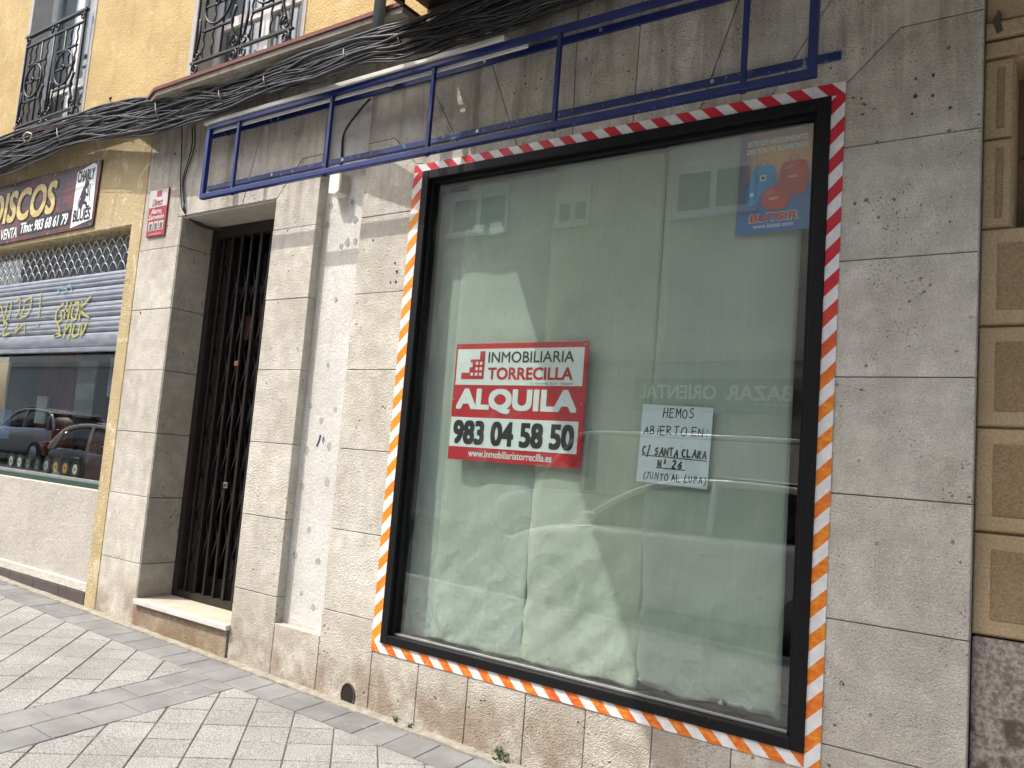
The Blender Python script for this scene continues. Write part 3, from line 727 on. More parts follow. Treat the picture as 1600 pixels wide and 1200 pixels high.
# window of the record shop
rw = bpy.data.objects.new('shop_window', None); C.objects.link(rw); rw.parent = B; rw.location = Vector((-8, .15, 1))-worldloc(B)
bm = BM(); box(bm, SX0, SX1+.02, .10, .34, .948, .985, .003); obj('green_sill', bm, M['green_sill'], rw)
bm = BM(); box(bm, SX0, SX1+.02, .130, .16, .986, 1.005); obj('glazing_strip', bm, M['alu'], rw)
bm = BM(); box(bm, SX0, SX1+.03, .145, .152, .99, 3.0); obj('window_pane', bm, M['dark_glass'], rw)

# ================================================================== NEIGHBOUR BUILDING (right edge)
NB = thing('neighbour_building', 'tan stone house beside the pale cladding, with panelled blocks and granite base', 'building', (0.6, 0, 0))
bm = BM()
box(bm, -.312, 2.2, .07, .5, .93, 2.385); box(bm, -.312, -.215, .07, .5, 2.385, 3.02); box(bm, -.312, 2.2, .07, .5, 3.02, 3.79)
box(bm, 1.2, 2.2, .07, .5, 2.385, 3.02)
obj('wall', bm, M['tan'], NB)
bm = BM(); box(bm, -.312, 2.2, .045, .5, -.1, .925, .01); obj('granite_base', bm, M['granite'], NB)
def panel(bm, x0, x1, z0, z1, y, m=.032):
    """a block with a plain margin standing a little proud of the joint"""
    prism(bm, [(x0, z0), (x1, z0), (x1, z1), (x0, z1)], y, y+.03, .006)
bm = BM(); pb = BM()
rowsN = [(.935, 1.282), (1.292, 1.652), (1.662, 2.018), (2.028, 2.38)]
for i, (a, b) in enumerate(rowsN):
    x = -.308
    for wdt in ([.62, .62, .62, .6] if i % 2 else [.45, .62, .62, .7]):
        panel(bm, x-.0055, x+wdt-.010, a, b, .050); panel(pb, x+.045, x+wdt-.055, a+.05, b-.05, .0465)
        x += wdt
for (a, b) in ((2.39, 2.72), (2.73, 3.03)):
    panel(bm, -.3135, -.222, a, b, .052); panel(pb, -.275, -.245, a+.03, b-.03, .048)
panel(bm, -.3135, 2.0, 3.04, 3.10, .044); panel(bm, -.3135, 2.0, 3.11, 3.17, .030); panel(bm, -.3135, .9, 3.18, 3.5, .050); panel(bm, -.3135, 2, 3.51, 3.78, .05)
obj('raised_margin', bm, M['tan'], NB); obj('rough_panel', pb, M['tan_dark'], NB)
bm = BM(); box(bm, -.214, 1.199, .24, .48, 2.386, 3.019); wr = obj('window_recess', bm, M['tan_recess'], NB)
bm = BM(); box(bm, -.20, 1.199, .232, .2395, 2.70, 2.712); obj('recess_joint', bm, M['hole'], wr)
bm = BM(); prism(bm, [(-.29, 3.17), (-.272, 3.215), (-.262, 3.20), (-.262, 3.16), (-.255, 3.13), (-.275, 3.12)], .0285, .04); obj('broken_corner', bm, M['hole'], NB)
bm = BM(); box(bm, -.312, 2.2, .0, .5, 3.80, 3.95); box(bm, -.312, 2.2, .5, 8, -.1, 3.8); obj('upper_band', bm, M['tan'], NB)

# ================================================================== THINGS ON THE FACADE
# --- hazard tape: four strips
def strip(name, poly, mat, label, y=-.0045):
    bm = BM(); prism(bm, poly, y, y+.0035); bmesh.ops.subdivide_edges(bm, edges=[e for e in bm.edges if e.calc_length() > .5], cuts=60, use_grid_fill=True)
    for v in bm.verts:
        if v.co.y < y+.001: v.co.y += random.uniform(-.0008, .0006)
    return tag(obj(name, bm, mat, at=(poly[0][0], 0, poly[0][1])), label, 'tape', 'hazard tape round the shop window')
strip('hazard_tape', [(-3.113, 2.981), (-.796, 2.981), (-.796, 3.034), (-3.113, 3.024)], tape_mat('tape_red_white', 1, None, worn=.5), 'clean red and white striped tape along the top of the big shop window')
strip('hazard_tape', [(-3.108, .402), (-3.041, .402), (-3.041, 2.980), (-3.113, 2.980)], tape_mat('tape_orange_faded', -1, 'z', 2.95, 2.70, (.80, .26, .012), .35), 'faded orange and white tape down the left side of the shop window')
strip('hazard_tape', [(-.849, .345), (-.790, .345), (-.796, 2.980), (-.849, 2.980)], tape_mat('tape_half_faded', -1, 'z', 2.25, 1.65, (.72, .165, .010), .4), 'striped tape turning from red to orange down the right side of the window')
strip('hazard_tape', [(-3.108, .347), (-.851, .347), (-.851, .399), (-3.108, .401)], tape_mat('tape_bottom_worn', 1, 'x', -4, -3, (.70, .13, .012), .9, fresh=(.62, .05, .02)), 'worn orange red and white tape under the shop window sill')

# --- blue sign frame
FR = thing('sign_frame', 'empty blue metal sign frame fixed above the door and shop window', 'sign frame', (-2.9, 0, 3.0))
def bar(name, x0, x1, y0, y1, z0, z1, mat='blue', parent=None, sl=0.0):
    bm = BM(); box(bm, x0, x1, y0, y1, z0, z1, .003)
    return obj(name, bm, M[mat], parent or FR)
FX0, FX1 = -4.905, -.872
bar('front_top_rail', FX0, FX1, -.165, -.138, 3.488, 3.520)
bar('front_bottom_rail', FX0, FX1, -.165, -.136, 3.002, 3.028, 'blue_worn')
br_ = bar('back_top_rail', -5.075, -.80, -.016, -.004, 3.512, 3.552)
bb_ = bar('back_bottom_rail', -5.065, -.818, -.016, -.004, 3.128, 3.164, 'blue_worn')
bar('rail_lip', FX0, FX1, -.171, -.1655, 3.002, 3.034, 'blue')
bar('end_post', FX0, FX0+.034, -.171, -.140, 3.029, 3.487); bar('end_post', FX1-.034, FX1, -.171, -.140, 3.029, 3.487)
for xx in (-4.575, -3.69, -2.895, -2.095, -1.17): bar('upright', xx-.012, xx+.012, -.160, -.140, 2.994, 3.500)
for xx in (FX0+.02, FX1-.02): bar('side_arm', xx-.007, xx+.007, -.137, -.004, 3.505, 3.516)
for (xx, zz) in ((-4.43, 3.53), (-4.36, 3.53), (-2.66, 3.535), (-1.95, 3.535)):
    bm = BM(); disc(bm, (xx, -.0195, zz), .010, thick=.005, n=8); obj('bolt', bm, M['bolt'], br_)
for (xx, zz) in ((-4.36, 3.146), (-2.67, 3.146), (-1.36, 3.146), (-3.70, 3.146)):
    bm = BM(); disc(bm, (xx, -.0195, zz), .010, thick=.005, n=8); obj('bolt', bm, M['bolt'], bb_)
bm = BM(); disc(bm, (-.845, -.0185, 3.146), .006, thick=.004, n=8); obj('screw_hole', bm, M['hole'], bb_)
bm = BM(); box(bm, FX0-.03, -2.42, -.178, -.122, 3.522, 3.548, .003); box(bm, FX0-.01, -2.30, -.134, -.122, 3.474, 3.5215, .002)
obj('white_trim', bm, M['white_pvc'], FR, label='white plastic strip along the top rail')

# --- cables: a thick sagging bundle under the ledge and cornice
path_c = [(-60, 262), (0, 243), (60, 222), (120, 203), (180, 187), (240, 177), (300, 165), (360, 147), (430, 123), (500, 100), (570, 77), (640, 60), (720, 33), (800, 2), (900, -34), (1010, -70)]
half = [26, 24, 23, 21, 24, 26, 24, 21, 19, 19, 20, 24, 30, 34, 36, 36]
deep = [-.14, -.14, -.14, -.15, -.17, -.19, -.20, -.20, -.22, -.28, -.37, -.37, -.27, -.18, -.16, -.16]
def cable(offs, jit, r, mat, label, loose=0.0):
    pts = []; yo = random.uniform(-.018, .018); a1, a2, p1, p2 = random.uniform(.5, 1.2), random.uniform(1.4, 2.6), random.uniform(0, 6.3), random.uniform(0, 6.3)
    tied = [0, 3, 6, 8, 10, 12, 14]
    for i in range(len(path_c)):
        o2 = offs+jit*(.6*math.sin(a1*i+p1)+.5*math.sin(a2*i+p2))+random.uniform(-.16, .16)*jit*2
        if i not in tied: o2 += loose*random.uniform(-.1, 1.0)
        o2 = max(-1.1, min(1.15+loose*.5, o2))
        px, py = path_c[i]; q = W(px, py+o2*half[i], deep[i])
        q.y = min(-.03, q.y+yo+random.uniform(-.014, .014)); pts.append(q)
    full = bez(pts, 7)
    for k, v in enumerate(full): v.z += .003*math.sin(k*.9+offs*9)
    bm = BM(); tube(bm, full, r, 6)
    return tag(obj('cable', bm, mat, at=tuple(pts[0])), label, 'cable', 'cables bundled under the ledge')
rr = random.Random(3)
for i in range(52):
    cable(-1+2*i/51, rr.choice([.18, .25, .35, .5]), rr.choice([.0045, .006, .007, .009, .011]), M['cable'], 'black cable running in the thick bundle under the ledge and cornice', rr.choice([0, 0, 0, .35, .6]))
for i in range(14):
    cable(rr.uniform(-.9, .8), .55, rr.choice([.003, .004, .005]), M['cable_grey'], 'weathered grey cable weaving through the black bundle under the cornice', .5)
for (px, py, hh) in ((92, 212, 11), (246, 174, 15), (345, 151, 10), (415, 128, 10), (470, 110, 9), (540, 87, 10), (625, 63, 10)):
    yt = -.235-(.16 if 520 < px < 660 else 0); c = W(px, py, yt); a_ = W(px-3, py-hh, yt+.01); b_ = W(px+3, py+hh, yt+.01)
    bm = BM(); tube(bm, bez([a_, c+Vector((0, -.012, 0)), b_], 6), .005, 6)
    tag(obj('cable_tie', bm, M['cable_grey'], at=tuple(c)), 'grey tie strapped round the black cable bundle', 'cable tie', 'ties round the cable bundle')
def freecable(pts, r, mat, label, n=8, group=None):
    bm = BM(); P = bez([Vector(p) for p in pts], n); tube(bm, P, r, 6)
    return tag(obj('cable', bm, mat, at=tuple(pts[0])), label, 'cable', group)
freecable([W(525, 88, -.2), W(560, 76, -.21), W(610, 73, -.2), W(650, 74, -.2), W(684, 80, -.18)], .007, M['cable_pale'], 'cream cable with a taped end lying over the bundle above the blue frame')
freecable([W(40, 222, -.17), W(36, 214, -.19), W(42, 207, -.20), W(50, 211, -.19), (W(44, 223, -.16))], .006, M['cable_pale'], 'short white cable loop sticking out of the bundle at the far left')
freecable([W(560, 55, -.2), W(580, 44, -.22), W(610, 43, -.21), W(680, 42, -.18)], .006, M['cable_pale'], 'pale cable arching off the bundle beside the downpipe')
freecable([W(178, 162, -.13), W(172, 156, -.14), W(174, 152, -.14)], .008, M['iron'], 'small black hook curling up from the ledge')
for k, (x0, x1) in enumerate(((284, 282), (304, 287), (300, 284))):
    freecable([W(x0, 190+k*3, -.03), W(x0-.3*k, 230, -.014), W(x1+k, 280, -.012), W(x1+1+k, 312, -.012), W(285+k*2, 326, -.012), (-5.325+k*.006, .02, 3.0-.012*k), (-5.30, .16, 2.955-.01*k), (-5.2, .255, 2.94)], .0042, M['cable'], ['thin black wire dropping down the wall left of the door, leftmost of three', 'thin black wire dropping to the door lintel, slanting most of the three', 'thin black wire dropping to the door lintel between two others'][k], group='wires dropping to the door')
freecable([W(578, 155, -.03), W(566, 168, -.012), W(545, 195, -.008), W(536, 215, .045), W(534, 245, .050), W(532, 262, .05), W(531, 276, .03)], .007, M['cable'], 'black cable curving down behind the blue frame to the small white box')

# --- junction box in the niche
JB = thing('junction_box', 'small white box with cut corner fixed in the niche under the blue frame', 'junction box', (-3.76, .06, 2.95))
bm = BM(); prism(bm, [(-3.80, 2.945), (-3.735, 2.93), (-3.70, 2.955), (-3.70, 3.065), (-3.80, 3.075)], -.02, .058, .006); obj('housing', bm, M['white_pvc'], JB)
bm = BM(); box(bm, -3.715, -3.695, -.012, .05, 2.945, 3.06, .004); hs = obj('grey_side', bm, plain('yellowed_plastic', (.50, .47, .40), .6), JB)
bm = BM(); disc(bm, (-3.716, -.016, 3.0), .008, thick=.005, n=12); obj('screw', bm, M['bolt'], hs)
CD = thing('lamp_dome', 'small white dome behind the blue frame top rail above the niche', 'lamp', tuple(W(608, 124, -.05)))  # plain white dome on a bracket
c0 = W(608, 124, -.05); bm = BM()
loft(bm, [[(c0.x+r*math.cos(2*math.pi*k/16), c0.y+r*math.sin(2*math.pi*k/16), c0.z+z) for k in range(16)] for r, z in ((.005, -.035), (.03, -.03), (.05, -.012), (.055, .0), (.05, .012))]); obj('dome', bm, M['white_pvc'], CD)
bm = BM(); tube(bm, [(c0.x, c0.y, c0.z+.012), (c0.x, -.004, c0.z+.03)], .014, 8); obj('bracket', bm, M['cable_grey'], CD)

# --- alarm plate
AL = thing('alarm_plate', 'red and white alarm notice plate on the pale pier left of the door', 'sign', (-5.66, 0, 2.86))
M['red_faded'] = plain('faded_red_print', (.33, .030, .045), .5, var=.15); M['grey_print'] = plain('yellowed_white_print', (.50, .49, .48), .5, var=.1)
bm = BM(); prism(bm, [(-5.775, 2.862), (-5.537, 2.862), (-5.545, 3.225), (-5.785, 3.225)], -.012, -.0035, .002); obj('board', bm, M['red_faded'], AL)
bm = BM(); prism(bm, [(-5.780, 3.085), (-5.543, 3.085), (-5.547, 3.221), (-5.783, 3.221)], -.0135, -.0123); pw = obj('white_panel', bm, M['grey_print'], AL)
bm = BM(); prism(bm, [(-5.69, 3.165), (-5.625, 3.165), (-5.625, 3.21), (-5.69, 3.21)], -.0150, -.0137); obj('red_square', bm, M['red_faded'], pw)
obj('lettering', text_bm('Direct', -5.735, -5.60, 3.095, 3.150, -.0150, .012, .25), M['red_faded'], pw)
obj('lettering', text_bm('Alarma', -5.735, -5.605, 3.035, 3.075, -.0138, .008), M['white'], AL)
obj('lettering', text_bm('Zerovisión', -5.765, -5.565, 2.992, 3.028, -.0138, .008), M['white'], AL)
for i in range(3):
    xx = -5.755+.068*i; bm = BM(); prism(bm, [(xx, 2.905), (xx+.058, 2.905), (xx+.058, 2.975), (xx, 2.975)], -.0138, -.0123); pic = obj('pictogram', bm, M['grey_print'], AL)
    bm = BM(); disc(bm, (xx+.029, -.0152, 2.945), .018, thick=.001, n=12); box(bm, xx+.012, xx+.046, -.0151, -.0139, 2.912, 2.926); obj('symbol', bm, M['cable_grey'], pic)
bm = BM(); box(bm, -5.74, -5.58, -.0137, -.0123, 2.874, 2.884); obj('small_print', bm, plain('pale_red_print', (.62, .2, .2), .5), AL)

# --- DISCOS board
g = G('mottled_red_board'); p = g.pos()
c = g.mix(g.rng(g.noise(p, 5.5, 6, .7, 1.2), .38, .62), (.022, .018, .030), (.135, .030, .024))
c = g.mix(g.rng(g.noise(p, 9, 5, .7, 2.0), .57, .70), c, (.30, .060, .030))
g.done(c, .42); M['discos'] = g.m
g = G('gold_print'); p = g.pos(); x, y, z = g.sep(p)
g.done(g.mix(g.rng(g.noise(g.mul(p, (1.5, 1, 5)), 3, 4), .3, .7), (.47, .33, .08), (.68, .55, .20)), .4); M['gold'] = g.m
DS = thing('shop_sign', 'dark red record shop board lettered DISCOS in gold over the shutter', 'sign', (-7.6, 0, 3.02))
bm = BM(); prism(bm, [(-9.8, 3.02), (-6.575, 3.035), (-6.555, 3.585), (-9.8, 3.595)], -.016, -.002, .002); obj('board', bm, M['discos'], DS)
def outline(parent, txt, x0, x1, z0, z1, y, bold, shear, mat, edge=None):
    if edge: obj('lettering_edge', text_bm(txt, x0-.012, x1+.012, z0-.010, z1+.010, y+.0012, bold+.03, shear), M['black'], parent)
    return obj('lettering', text_bm(txt, x0, x1, z0, z1, y, bold, shear), mat, parent)
outline(DS, 'DISCOS', -8.47, -7.24, 3.215, 3.515, -.0205, .035, .10, M['gold'], True)
outline(DS, 'VENTA', -8.20, -7.88, 3.065, 3.165, -.0190, .02, .05, M['sign_white'])
bm = BM(); prism(bm, [(-7.86, 3.075), (-6.96, 3.085), (-6.95, 3.215), (-7.84, 3.20)], -.0180, -.0162); obj('dark_band', bm, M['black'], DS)
outline(DS, 'Tfno: 983 68 61 79', -7.82, -6.985, 3.092, 3.190, -.0200, .03, .15, M['sign_white'])
bm = BM(); prism(bm, [(-6.925, 3.05), (-6.595, 3.095), (-6.615, 3.555), (-6.665, 3.575), (-6.92, 3.530)], -.0185, -.0162); po = obj('white_emblem', bm, M['sign_white'], DS)
obj('lettering', text_bm('CHARLY', -6.905, -6.635, 3.435, 3.535, -.0200, .03), M['black'], po)
obj('lettering', text_bm('BLUES', -6.90, -6.625, 3.095, 3.20, -.0200, .035), M['black'], po)
bm = BM()
def ell(bm, cx, cz, rx, rz, y, rot=0.0, n=14):
    prism(bm, [(cx+rx*math.cos(a)*math.cos(rot)-rz*math.sin(a)*math.sin(rot), cz+rx*math.cos(a)*math.sin(rot)+rz*math.sin(a)*math.cos(rot)) for a in [2*math.pi*k/n for k in range(n)]], y, y+.001)
ell(bm, -6.74, 3.405, .035, .035, -.0200); ell(bm, -6.765, 3.375, .03, .02, -.0201, .4); ell(bm, -6.775, 3.31, .042, .06, -.0202, .15); ell(bm, -6.80, 3.24, .03, .045, -.0199, .3)
for a, b, wd in (((-6.76, 3.34), (-6.70, 3.30), .018), ((-6.70, 3.30), (-6.715, 3.37), .016), ((-6.79, 3.25), (-6.72, 3.245), .026), ((-6.72, 3.25), (-6.70, 3.205), .022), ((-6.70, 3.208), (-6.66, 3.212), .016), ((-6.80, 3.35), (-6.845, 3.26), .010), ((-6.845, 3.26), (-6.83, 3.20), .010), ((-6.685, 3.40), (-6.67, 3.25), .008)):
    ribbon(bm, [a, b], wd, -.0203)
obj('musician_drawing', bm, M['black'], po)
for (xx, zz) in ((-6.60, 3.57), (-6.61, 3.05), (-7.30, 3.565), (-7.30, 3.04), (-8.05, 3.575), (-8.05, 3.035)):
    bm = BM(); disc(bm, (xx, -.019, zz), .008, thick=.003, n=8); obj('screw', bm, M['bolt'], DS)

# ================================================================== INSIDE THE BIG WINDOW
def sheet_paper(x0, x1, z0, z1, y, seed, label, tear=0.0, crumple=.0):
    rg = random.Random(seed); bm = BM(); nx, nz = 26, 90; g_ = []
    ph = [rg.uniform(0, 6) for _ in range(8)]
    folds = [(rg.uniform(x0, x1), rg.uniform(z0, z0+1.0), rg.uniform(-.8, .8), rg.uniform(-.009, .011), rg.uniform(.02, .10)) for _ in range(12)]
    for j in range(nz+1):
        row = []
        for i in range(nx+1):
            u, v = i/nx, j/nz
            x = x0+(x1-x0)*u; z = z0+(z1-z0)*v
            if j == 0: z += tear*(.5+.5*math.sin(u*9+ph[0]))+tear*.5*rg.random()
            yy = y+.006*math.sin(u*5+ph[1]+v*1.5)*(.3+.7*(1-v))+.003*math.sin(v*7+ph[2]+u*2)+max(0, .085-u)*.35*(x1-x0)
            lowf = max(0, 1-v*2.6)
            yy += crumple*lowf*(.0045*math.sin(u*14+v*30+ph[3])+.0030*math.sin(v*85-u*19+ph[4])+.0025*math.sin(u*31+v*47+ph[6])+rg.uniform(-.0016, .0016))
            for (fx, fz, sl, am, wd) in folds:
                dd = (x-fx)*math.cos(sl)+(z-fz)*math.sin(sl)*.5
                yy += am*.5*crumple*math.exp(-(dd/wd)**2)*max(0, 1-abs(z-fz)/.7)
            # edges curl away from the glass
            yy += .010*(abs(u-.5)*2)**6
            row.append(bm.verts.new((x+.006*math.sin(v*5+ph[5])*(1 if i in (0, nx) else 0), max(yy, .066), z)))
        g_.append(row)
    for j in range(nz):
        for i in range(nx):
            f = bm.faces.new((g_[j][i], g_[j][i+1], g_[j+1][i+1], g_[j+1][i])); f.smooth = True
    o = obj('paper_sheet', bm, M['paper'], at=((x0+x1)/2, y, z0))
    sm = o.modifiers.new('thickness', 'SOLIDIFY'); sm.thickness = .0008; sm.offset = 1
    return tag(o, label, 'paper', 'paper sheets covering the shop window inside')
sheet_paper(-3.035, -2.79, .43, 2.885, .125, 1, 'narrow pale paper strip at the left end of the shop window', .01, .5)
sheet_paper(-2.83, -2.215, .44, 2.912, .105, 2, 'paper sheet behind the red and white rental sign', .01, 1.0)
sheet_paper(-2.235, -1.60, .445, 2.918, .088, 3, 'paper sheet between the rental sign and the handwritten note', .012, 1.4)
sheet_paper(-1.628, -.972, .455, 2.925, .078, 4, 'paper sheet behind the gas bottle poster and note, torn at its foot', .045, .8)

# --- rental sign
SG = thing('rental_sign', 'red and white rental board reading ALQUILA inside the shop window', 'sign', (-2.335, .05, 1.40))
sy = .052
bm = BM(); box(bm, -2.740, -1.932, sy, sy+.004, 1.395, 2.005, .001); obj('board', bm, M['red'], SG)
bm = BM(); box(bm, -2.728, -1.954, sy-.0012, sy-.0001, 1.787, 1.976); pt = obj('white_panel', bm, M['sign_white'], SG)
bm = BM(); box(bm, -2.736, -1.960, sy-.0012, sy-.0001, 1.463, 1.617); pn = obj('white_panel', bm, M['sign_white'], SG)
ty = sy-.0026
obj('lettering', text_bm('INMOBILIARIA', -2.522, -2.008, 1.903, 1.960, ty, .012), M['black'], pt)
obj('lettering', text_bm('TORRECILLA', -2.518, -2.009, 1.815, 1.879, ty, .036), M['red'], pt)
obj('lettering', text_bm('C/. Torrecilla, 32/34 - Valladolid', -2.25, -2.005, 1.792, 1.803, ty, .0), M['black'], pt)
bm = BM()
prism(bm, [(-2.692, 1.818), (-2.545, 1.818), (-2.545, 1.964), (-2.577, 1.964), (-2.577, 1.921), (-2.637, 1.921), (-2.637, 1.906), (-2.622, 1.906), (-2.622, 1.880), (-2.640, 1.880), (-2.640, 1.851), (-2.692, 1.851)], ty, ty+.001)
lg = obj('tower_logo', bm, M['red'], pt)
bm = BM()
for (u, v) in ((-2.593, 1.900), (-2.566, 1.900), (-2.593, 1.872), (-2.566, 1.872), (-2.622, 1.843), (-2.594, 1.843), (-2.566, 1.843)): box(bm, u-.008, u+.008, ty-.0008, ty-.0001, v-.008, v+.008)
obj('logo_window', bm, M['sign_white'], lg)
obj('lettering', text_bm('ALQUILA', -2.712, -1.976, 1.640, 1.769, ty+.0012, .058), M['sign_white'], SG)
obj('lettering', text_bm('983 04 58 50', -2.715, -1.977, 1.476, 1.602, ty, .050), M['black'], pn)
obj('lettering', text_bm('www.inmobiliariatorrecilla.es', -2.604, -2.095, 1.415, 1.452, ty+.0012, .02), M['sign_white'], SG)
for (xx, zz) in ((-2.715, 1.99), (-1.95, 1.99), (-1.95, 1.70), (-1.95, 1.42), (-2.728, 1.71)):
    bm = BM(); disc(bm, (xx, sy-.003, zz), .005, thick=.002, n=8); obj('eyelet', bm, M['bolt'], SG)

# --- handwritten note
FONT = {
 'H': [[(0,0),(.05,1)], [(.6,0),(.62,1)], [(.02,.5),(.62,.55)]], 'E': [[(.55,1),(0,1),(.02,0),(.58,.02)], [(.0,.52),(.45,.55)]],
 'M': [[(0,0),(.08,1),(.35,.4),(.65,1),(.72,0)]], 'O': [[(.35,1),(.08,.8),(0,.4),(.2,.02),(.5,.08),(.62,.5),(.5,.9),(.3,1)]],
 'S': [[(.52,.9),(.3,1),(.08,.85),(.12,.6),(.45,.45),(.5,.15),(.25,0),(0,.12)]], 'A': [[(0,0),(.3,1),(.6,0)], [(.12,.38),(.5,.4)]],
 'B': [[(0,0),(.03,1),(.4,.95),(.42,.62),(.05,.52),(.48,.42),(.5,.1),(0,0)]], 'i': [[(.1,0),(.12,.65)], [(.12,.9),(.13,.98)]],
 'R': [[(0,0),(.03,1),(.42,.92),(.42,.6),(.03,.5),(.55,0)]], 'T': [[(0,.97),(.6,1)], [(.3,.98),(.28,0)]],
 'N': [[(0,0),(.04,1),(.5,.02),(.54,1)]], ':': [[(.1,.15),(.12,.22)], [(.1,.7),(.12,.77)]], 'C': [[(.5,.88),(.25,1),(.03,.65),(.05,.25),(.28,0),(.52,.12)]],
 '/': [[(0,-.25),(.45,1.2)]], 'L': [[(.04,1),(0,.0),(.5,.03)]], 'º': [[(.1,.75),(.12,1)], [(.05,.5),(.2,.52)], [(.05,.75),(.2,.76)]],
 '2': [[(.02,.8),(.22,1),(.42,.82),(.3,.45),(0,0),(.5,.03)]], '6': [[(.4,1),(.1,.6),(.03,.25),(.22,0),(.45,.2),(.3,.48),(.06,.35)]],
 '(': [[(.3,1.15),(.05,.6),(.12,.1),(.3,-.2)]], ')': [[(.0,1.15),(.25,.6),(.2,.1),(0,-.2)]], 'J': [[(.1,1),(.5,1)], [(.35,1),(.33,.2),(.18,0),(0,.15)]],
 'U': [[(0,1),(.02,.25),(.22,0),(.45,.2),(.5,1)]], 'P': [[(0,0),(.03,1),(.42,.92),(.44,.6),(.03,.48)]]}
def handwrite(bm, txt, x0, x1, z0, z1, wd, y, drop=0.0):
    adv = []; tot = 0
    for ch in txt:
        a = .45 if ch == ' ' else (.40 if ch in 'i:()' else .82); adv.append(a); tot += a
    k = (x1-x0)/tot; x = x0
    for ch, a in zip(txt, adv):
        if ch != ' ':
            jz = random.uniform(-.07, .07)*(z1-z0); dz = drop*(x-x0); sx_ = random.uniform(.86, 1.08); sy_ = random.uniform(.88, 1.10); sl_ = random.uniform(-.06, .16)
            for ln in FONT[ch]:
                pts = [(x+u*k*.95*sx_+sl_*v*(z1-z0), z0+dz+jz+v*(z1-z0)*sy_) for u, v in ln]
                if len(pts) > 3 and ch not in 'EMNATHLRBP': ribbon(bm, bez(pts, 5), wd, y)
                else:
                    for a_, b_ in zip(pts, pts[1:]):
                        A_, B_ = Vector(a_), Vector(b_); d_ = (B_-A_).normalized()*wd*.4; y -= .00002
                        ribbon(bm, [A_-d_, B_+d_], wd, y)
        x += a*k
NT = thing('handwritten_note', 'white paper note with handwritten moving address inside the shop window', 'note', (-1.47, .05, 1.36))
ny = .054
bm = BM(); prism(bm, [(-1.642, 1.362), (-1.309, 1.352), (-1.300, 1.700), (-1.632, 1.710)], ny, ny+.0012); obj('paper', bm, M['note'], NT)
bm = BM(); yy = ny-.0008
handwrite(bm, 'HEMOS', -1.530, -1.377, 1.652, 1.691, .0042, yy, .0)
handwrite(bm, 'ABiERTO EN:', -1.620, -1.312, 1.576, 1.612, .0042, yy, -.01)
handwrite(bm, 'C/ SANTA CLARA', -1.620, -1.312, 1.487, 1.518, .0075, yy, -.02)
ribbon(bm, [(-1.624, 1.481), (-1.316, 1.471)], .0045, yy)
handwrite(bm, 'Nº 26', -1.541, -1.420, 1.432, 1.463, .0075, yy, .0); ribbon(bm, [(-1.549, 1.4285), (-1.413, 1.4255)], .0045, yy)
handwrite(bm, '(JUNTO AL LUPA)', -1.608, -1.313, 1.376, 1.406, .0038, yy, -.01)
obj('handwriting', bm, M['pen'], NT)

# --- gas bottle poster
g = G('poster_print'); p = g.pos(); x, y, z = g.sep(p)
c = g.mix(g.rng(z, 2.78, 2.92), (.74, .40, .22), (.40, .24, .22)); c = g.mix(g.rng(z, 2.77, 2.62), c, (.05, .18, .46))
c = g.mix(g.rng(x, -1.14, -1.24), c, (.20, .17, .27)); c = g.mix(g.rng(z, 2.62, 2.5), c, (.03, .19, .50)); g.done(c, .4); M['poster'] = g.m
PO = thing('gas_poster', 'printed poster of blue and red gas bottles high in the window corner', 'poster', (-1.085, .05, 2.45))
py_ = .054
bm = BM(); prism(bm, [(-1.245, 2.452), (-.932, 2.455), (-.930, 2.905), (-1.240, 2.900)], py_, py_+.001); obj('sheet', bm, M['poster'], PO)
q = py_-.0010
obj('lettering', text_bm('ESTE ESTABLECIMIENTO', -1.207, -.951, 2.843, 2.866, q-.0004, .035), M['white'], PO)
obj('lettering', text_bm('DISTRIBUYE BOMBONAS', -1.210, -.949, 2.808, 2.831, q-.0004, .035), M['white'], PO)
M['pblue'] = plain('printed_blue', (.03, .30, .60), .35, var=.2, nsc=14); M['pred'] = plain('printed_red', (.58, .055, .040), .35, var=.25, nsc=14)
def bottle(x0, x1, z0, z1, mat, y, handle=True, squat=False, mark=None):
    cx = (x0+x1)/2; w_ = (x1-x0)/2; h = z1-z0; pts = []
    for t in [k/20 for k in range(21)]:
        a = math.pi*t; r = w_*(abs(math.sin(a))**(.62 if squat else .30)); zz = z0+h*(1-math.cos(a))/2
        pts.append((r, zz))
    poly = [(cx+r, zz) for r, zz in pts]+[(cx-r, zz) for r, zz in pts[::-1]][1:-1]
    bm = BM(); prism(bm, poly, y, y+.0006); o = obj('gas_bottle_print', bm, mat, PO)
    bm = BM(); ribbon(bm, [(cx-.016, z1-.002), (cx-.018, z1+.016), (cx, z1+.024), (cx+.018, z1+.016), (cx+.014, z1-.002)], .003, y-.0002); obj('handle_print', bm, mat, o)
    return o
M['pglint'] = plain('printed_pale_red', (.62, .20, .17), .4); M['pglintb'] = plain('printed_pale_blue', (.10, .36, .58), .4)
def glint(par, cx, cz, rx, rz, y, m):
    bm = BM(); ell(bm, cx, cz, rx, rz, y, .3); obj('highlight_print', bm, m, par)
ob = bottle(-1.188, -1.078, 2.618, 2.750, M['pblue'], q); glint(ob, -1.150, 2.728, .020, .007, q-.0011, M['pglintb'])
bm = BM(); box(bm, -1.147, -1.122, q-.0008, q-.0003, 2.682, 2.708); obj('emblem', bm, M['white'], ob)
bm = BM(); prism(bm, [(-1.1345, 2.685), (-1.125, 2.695), (-1.1345, 2.705), (-1.144, 2.695)], q-.0012, q-.0009); obj('emblem_mark', bm, M['black'], ob)
ob = bottle(-1.064, -.944, 2.606, 2.755, M['pred'], q-.0004); glint(ob, -1.025, 2.728, .022, .008, q-.0015, M['pglint'])
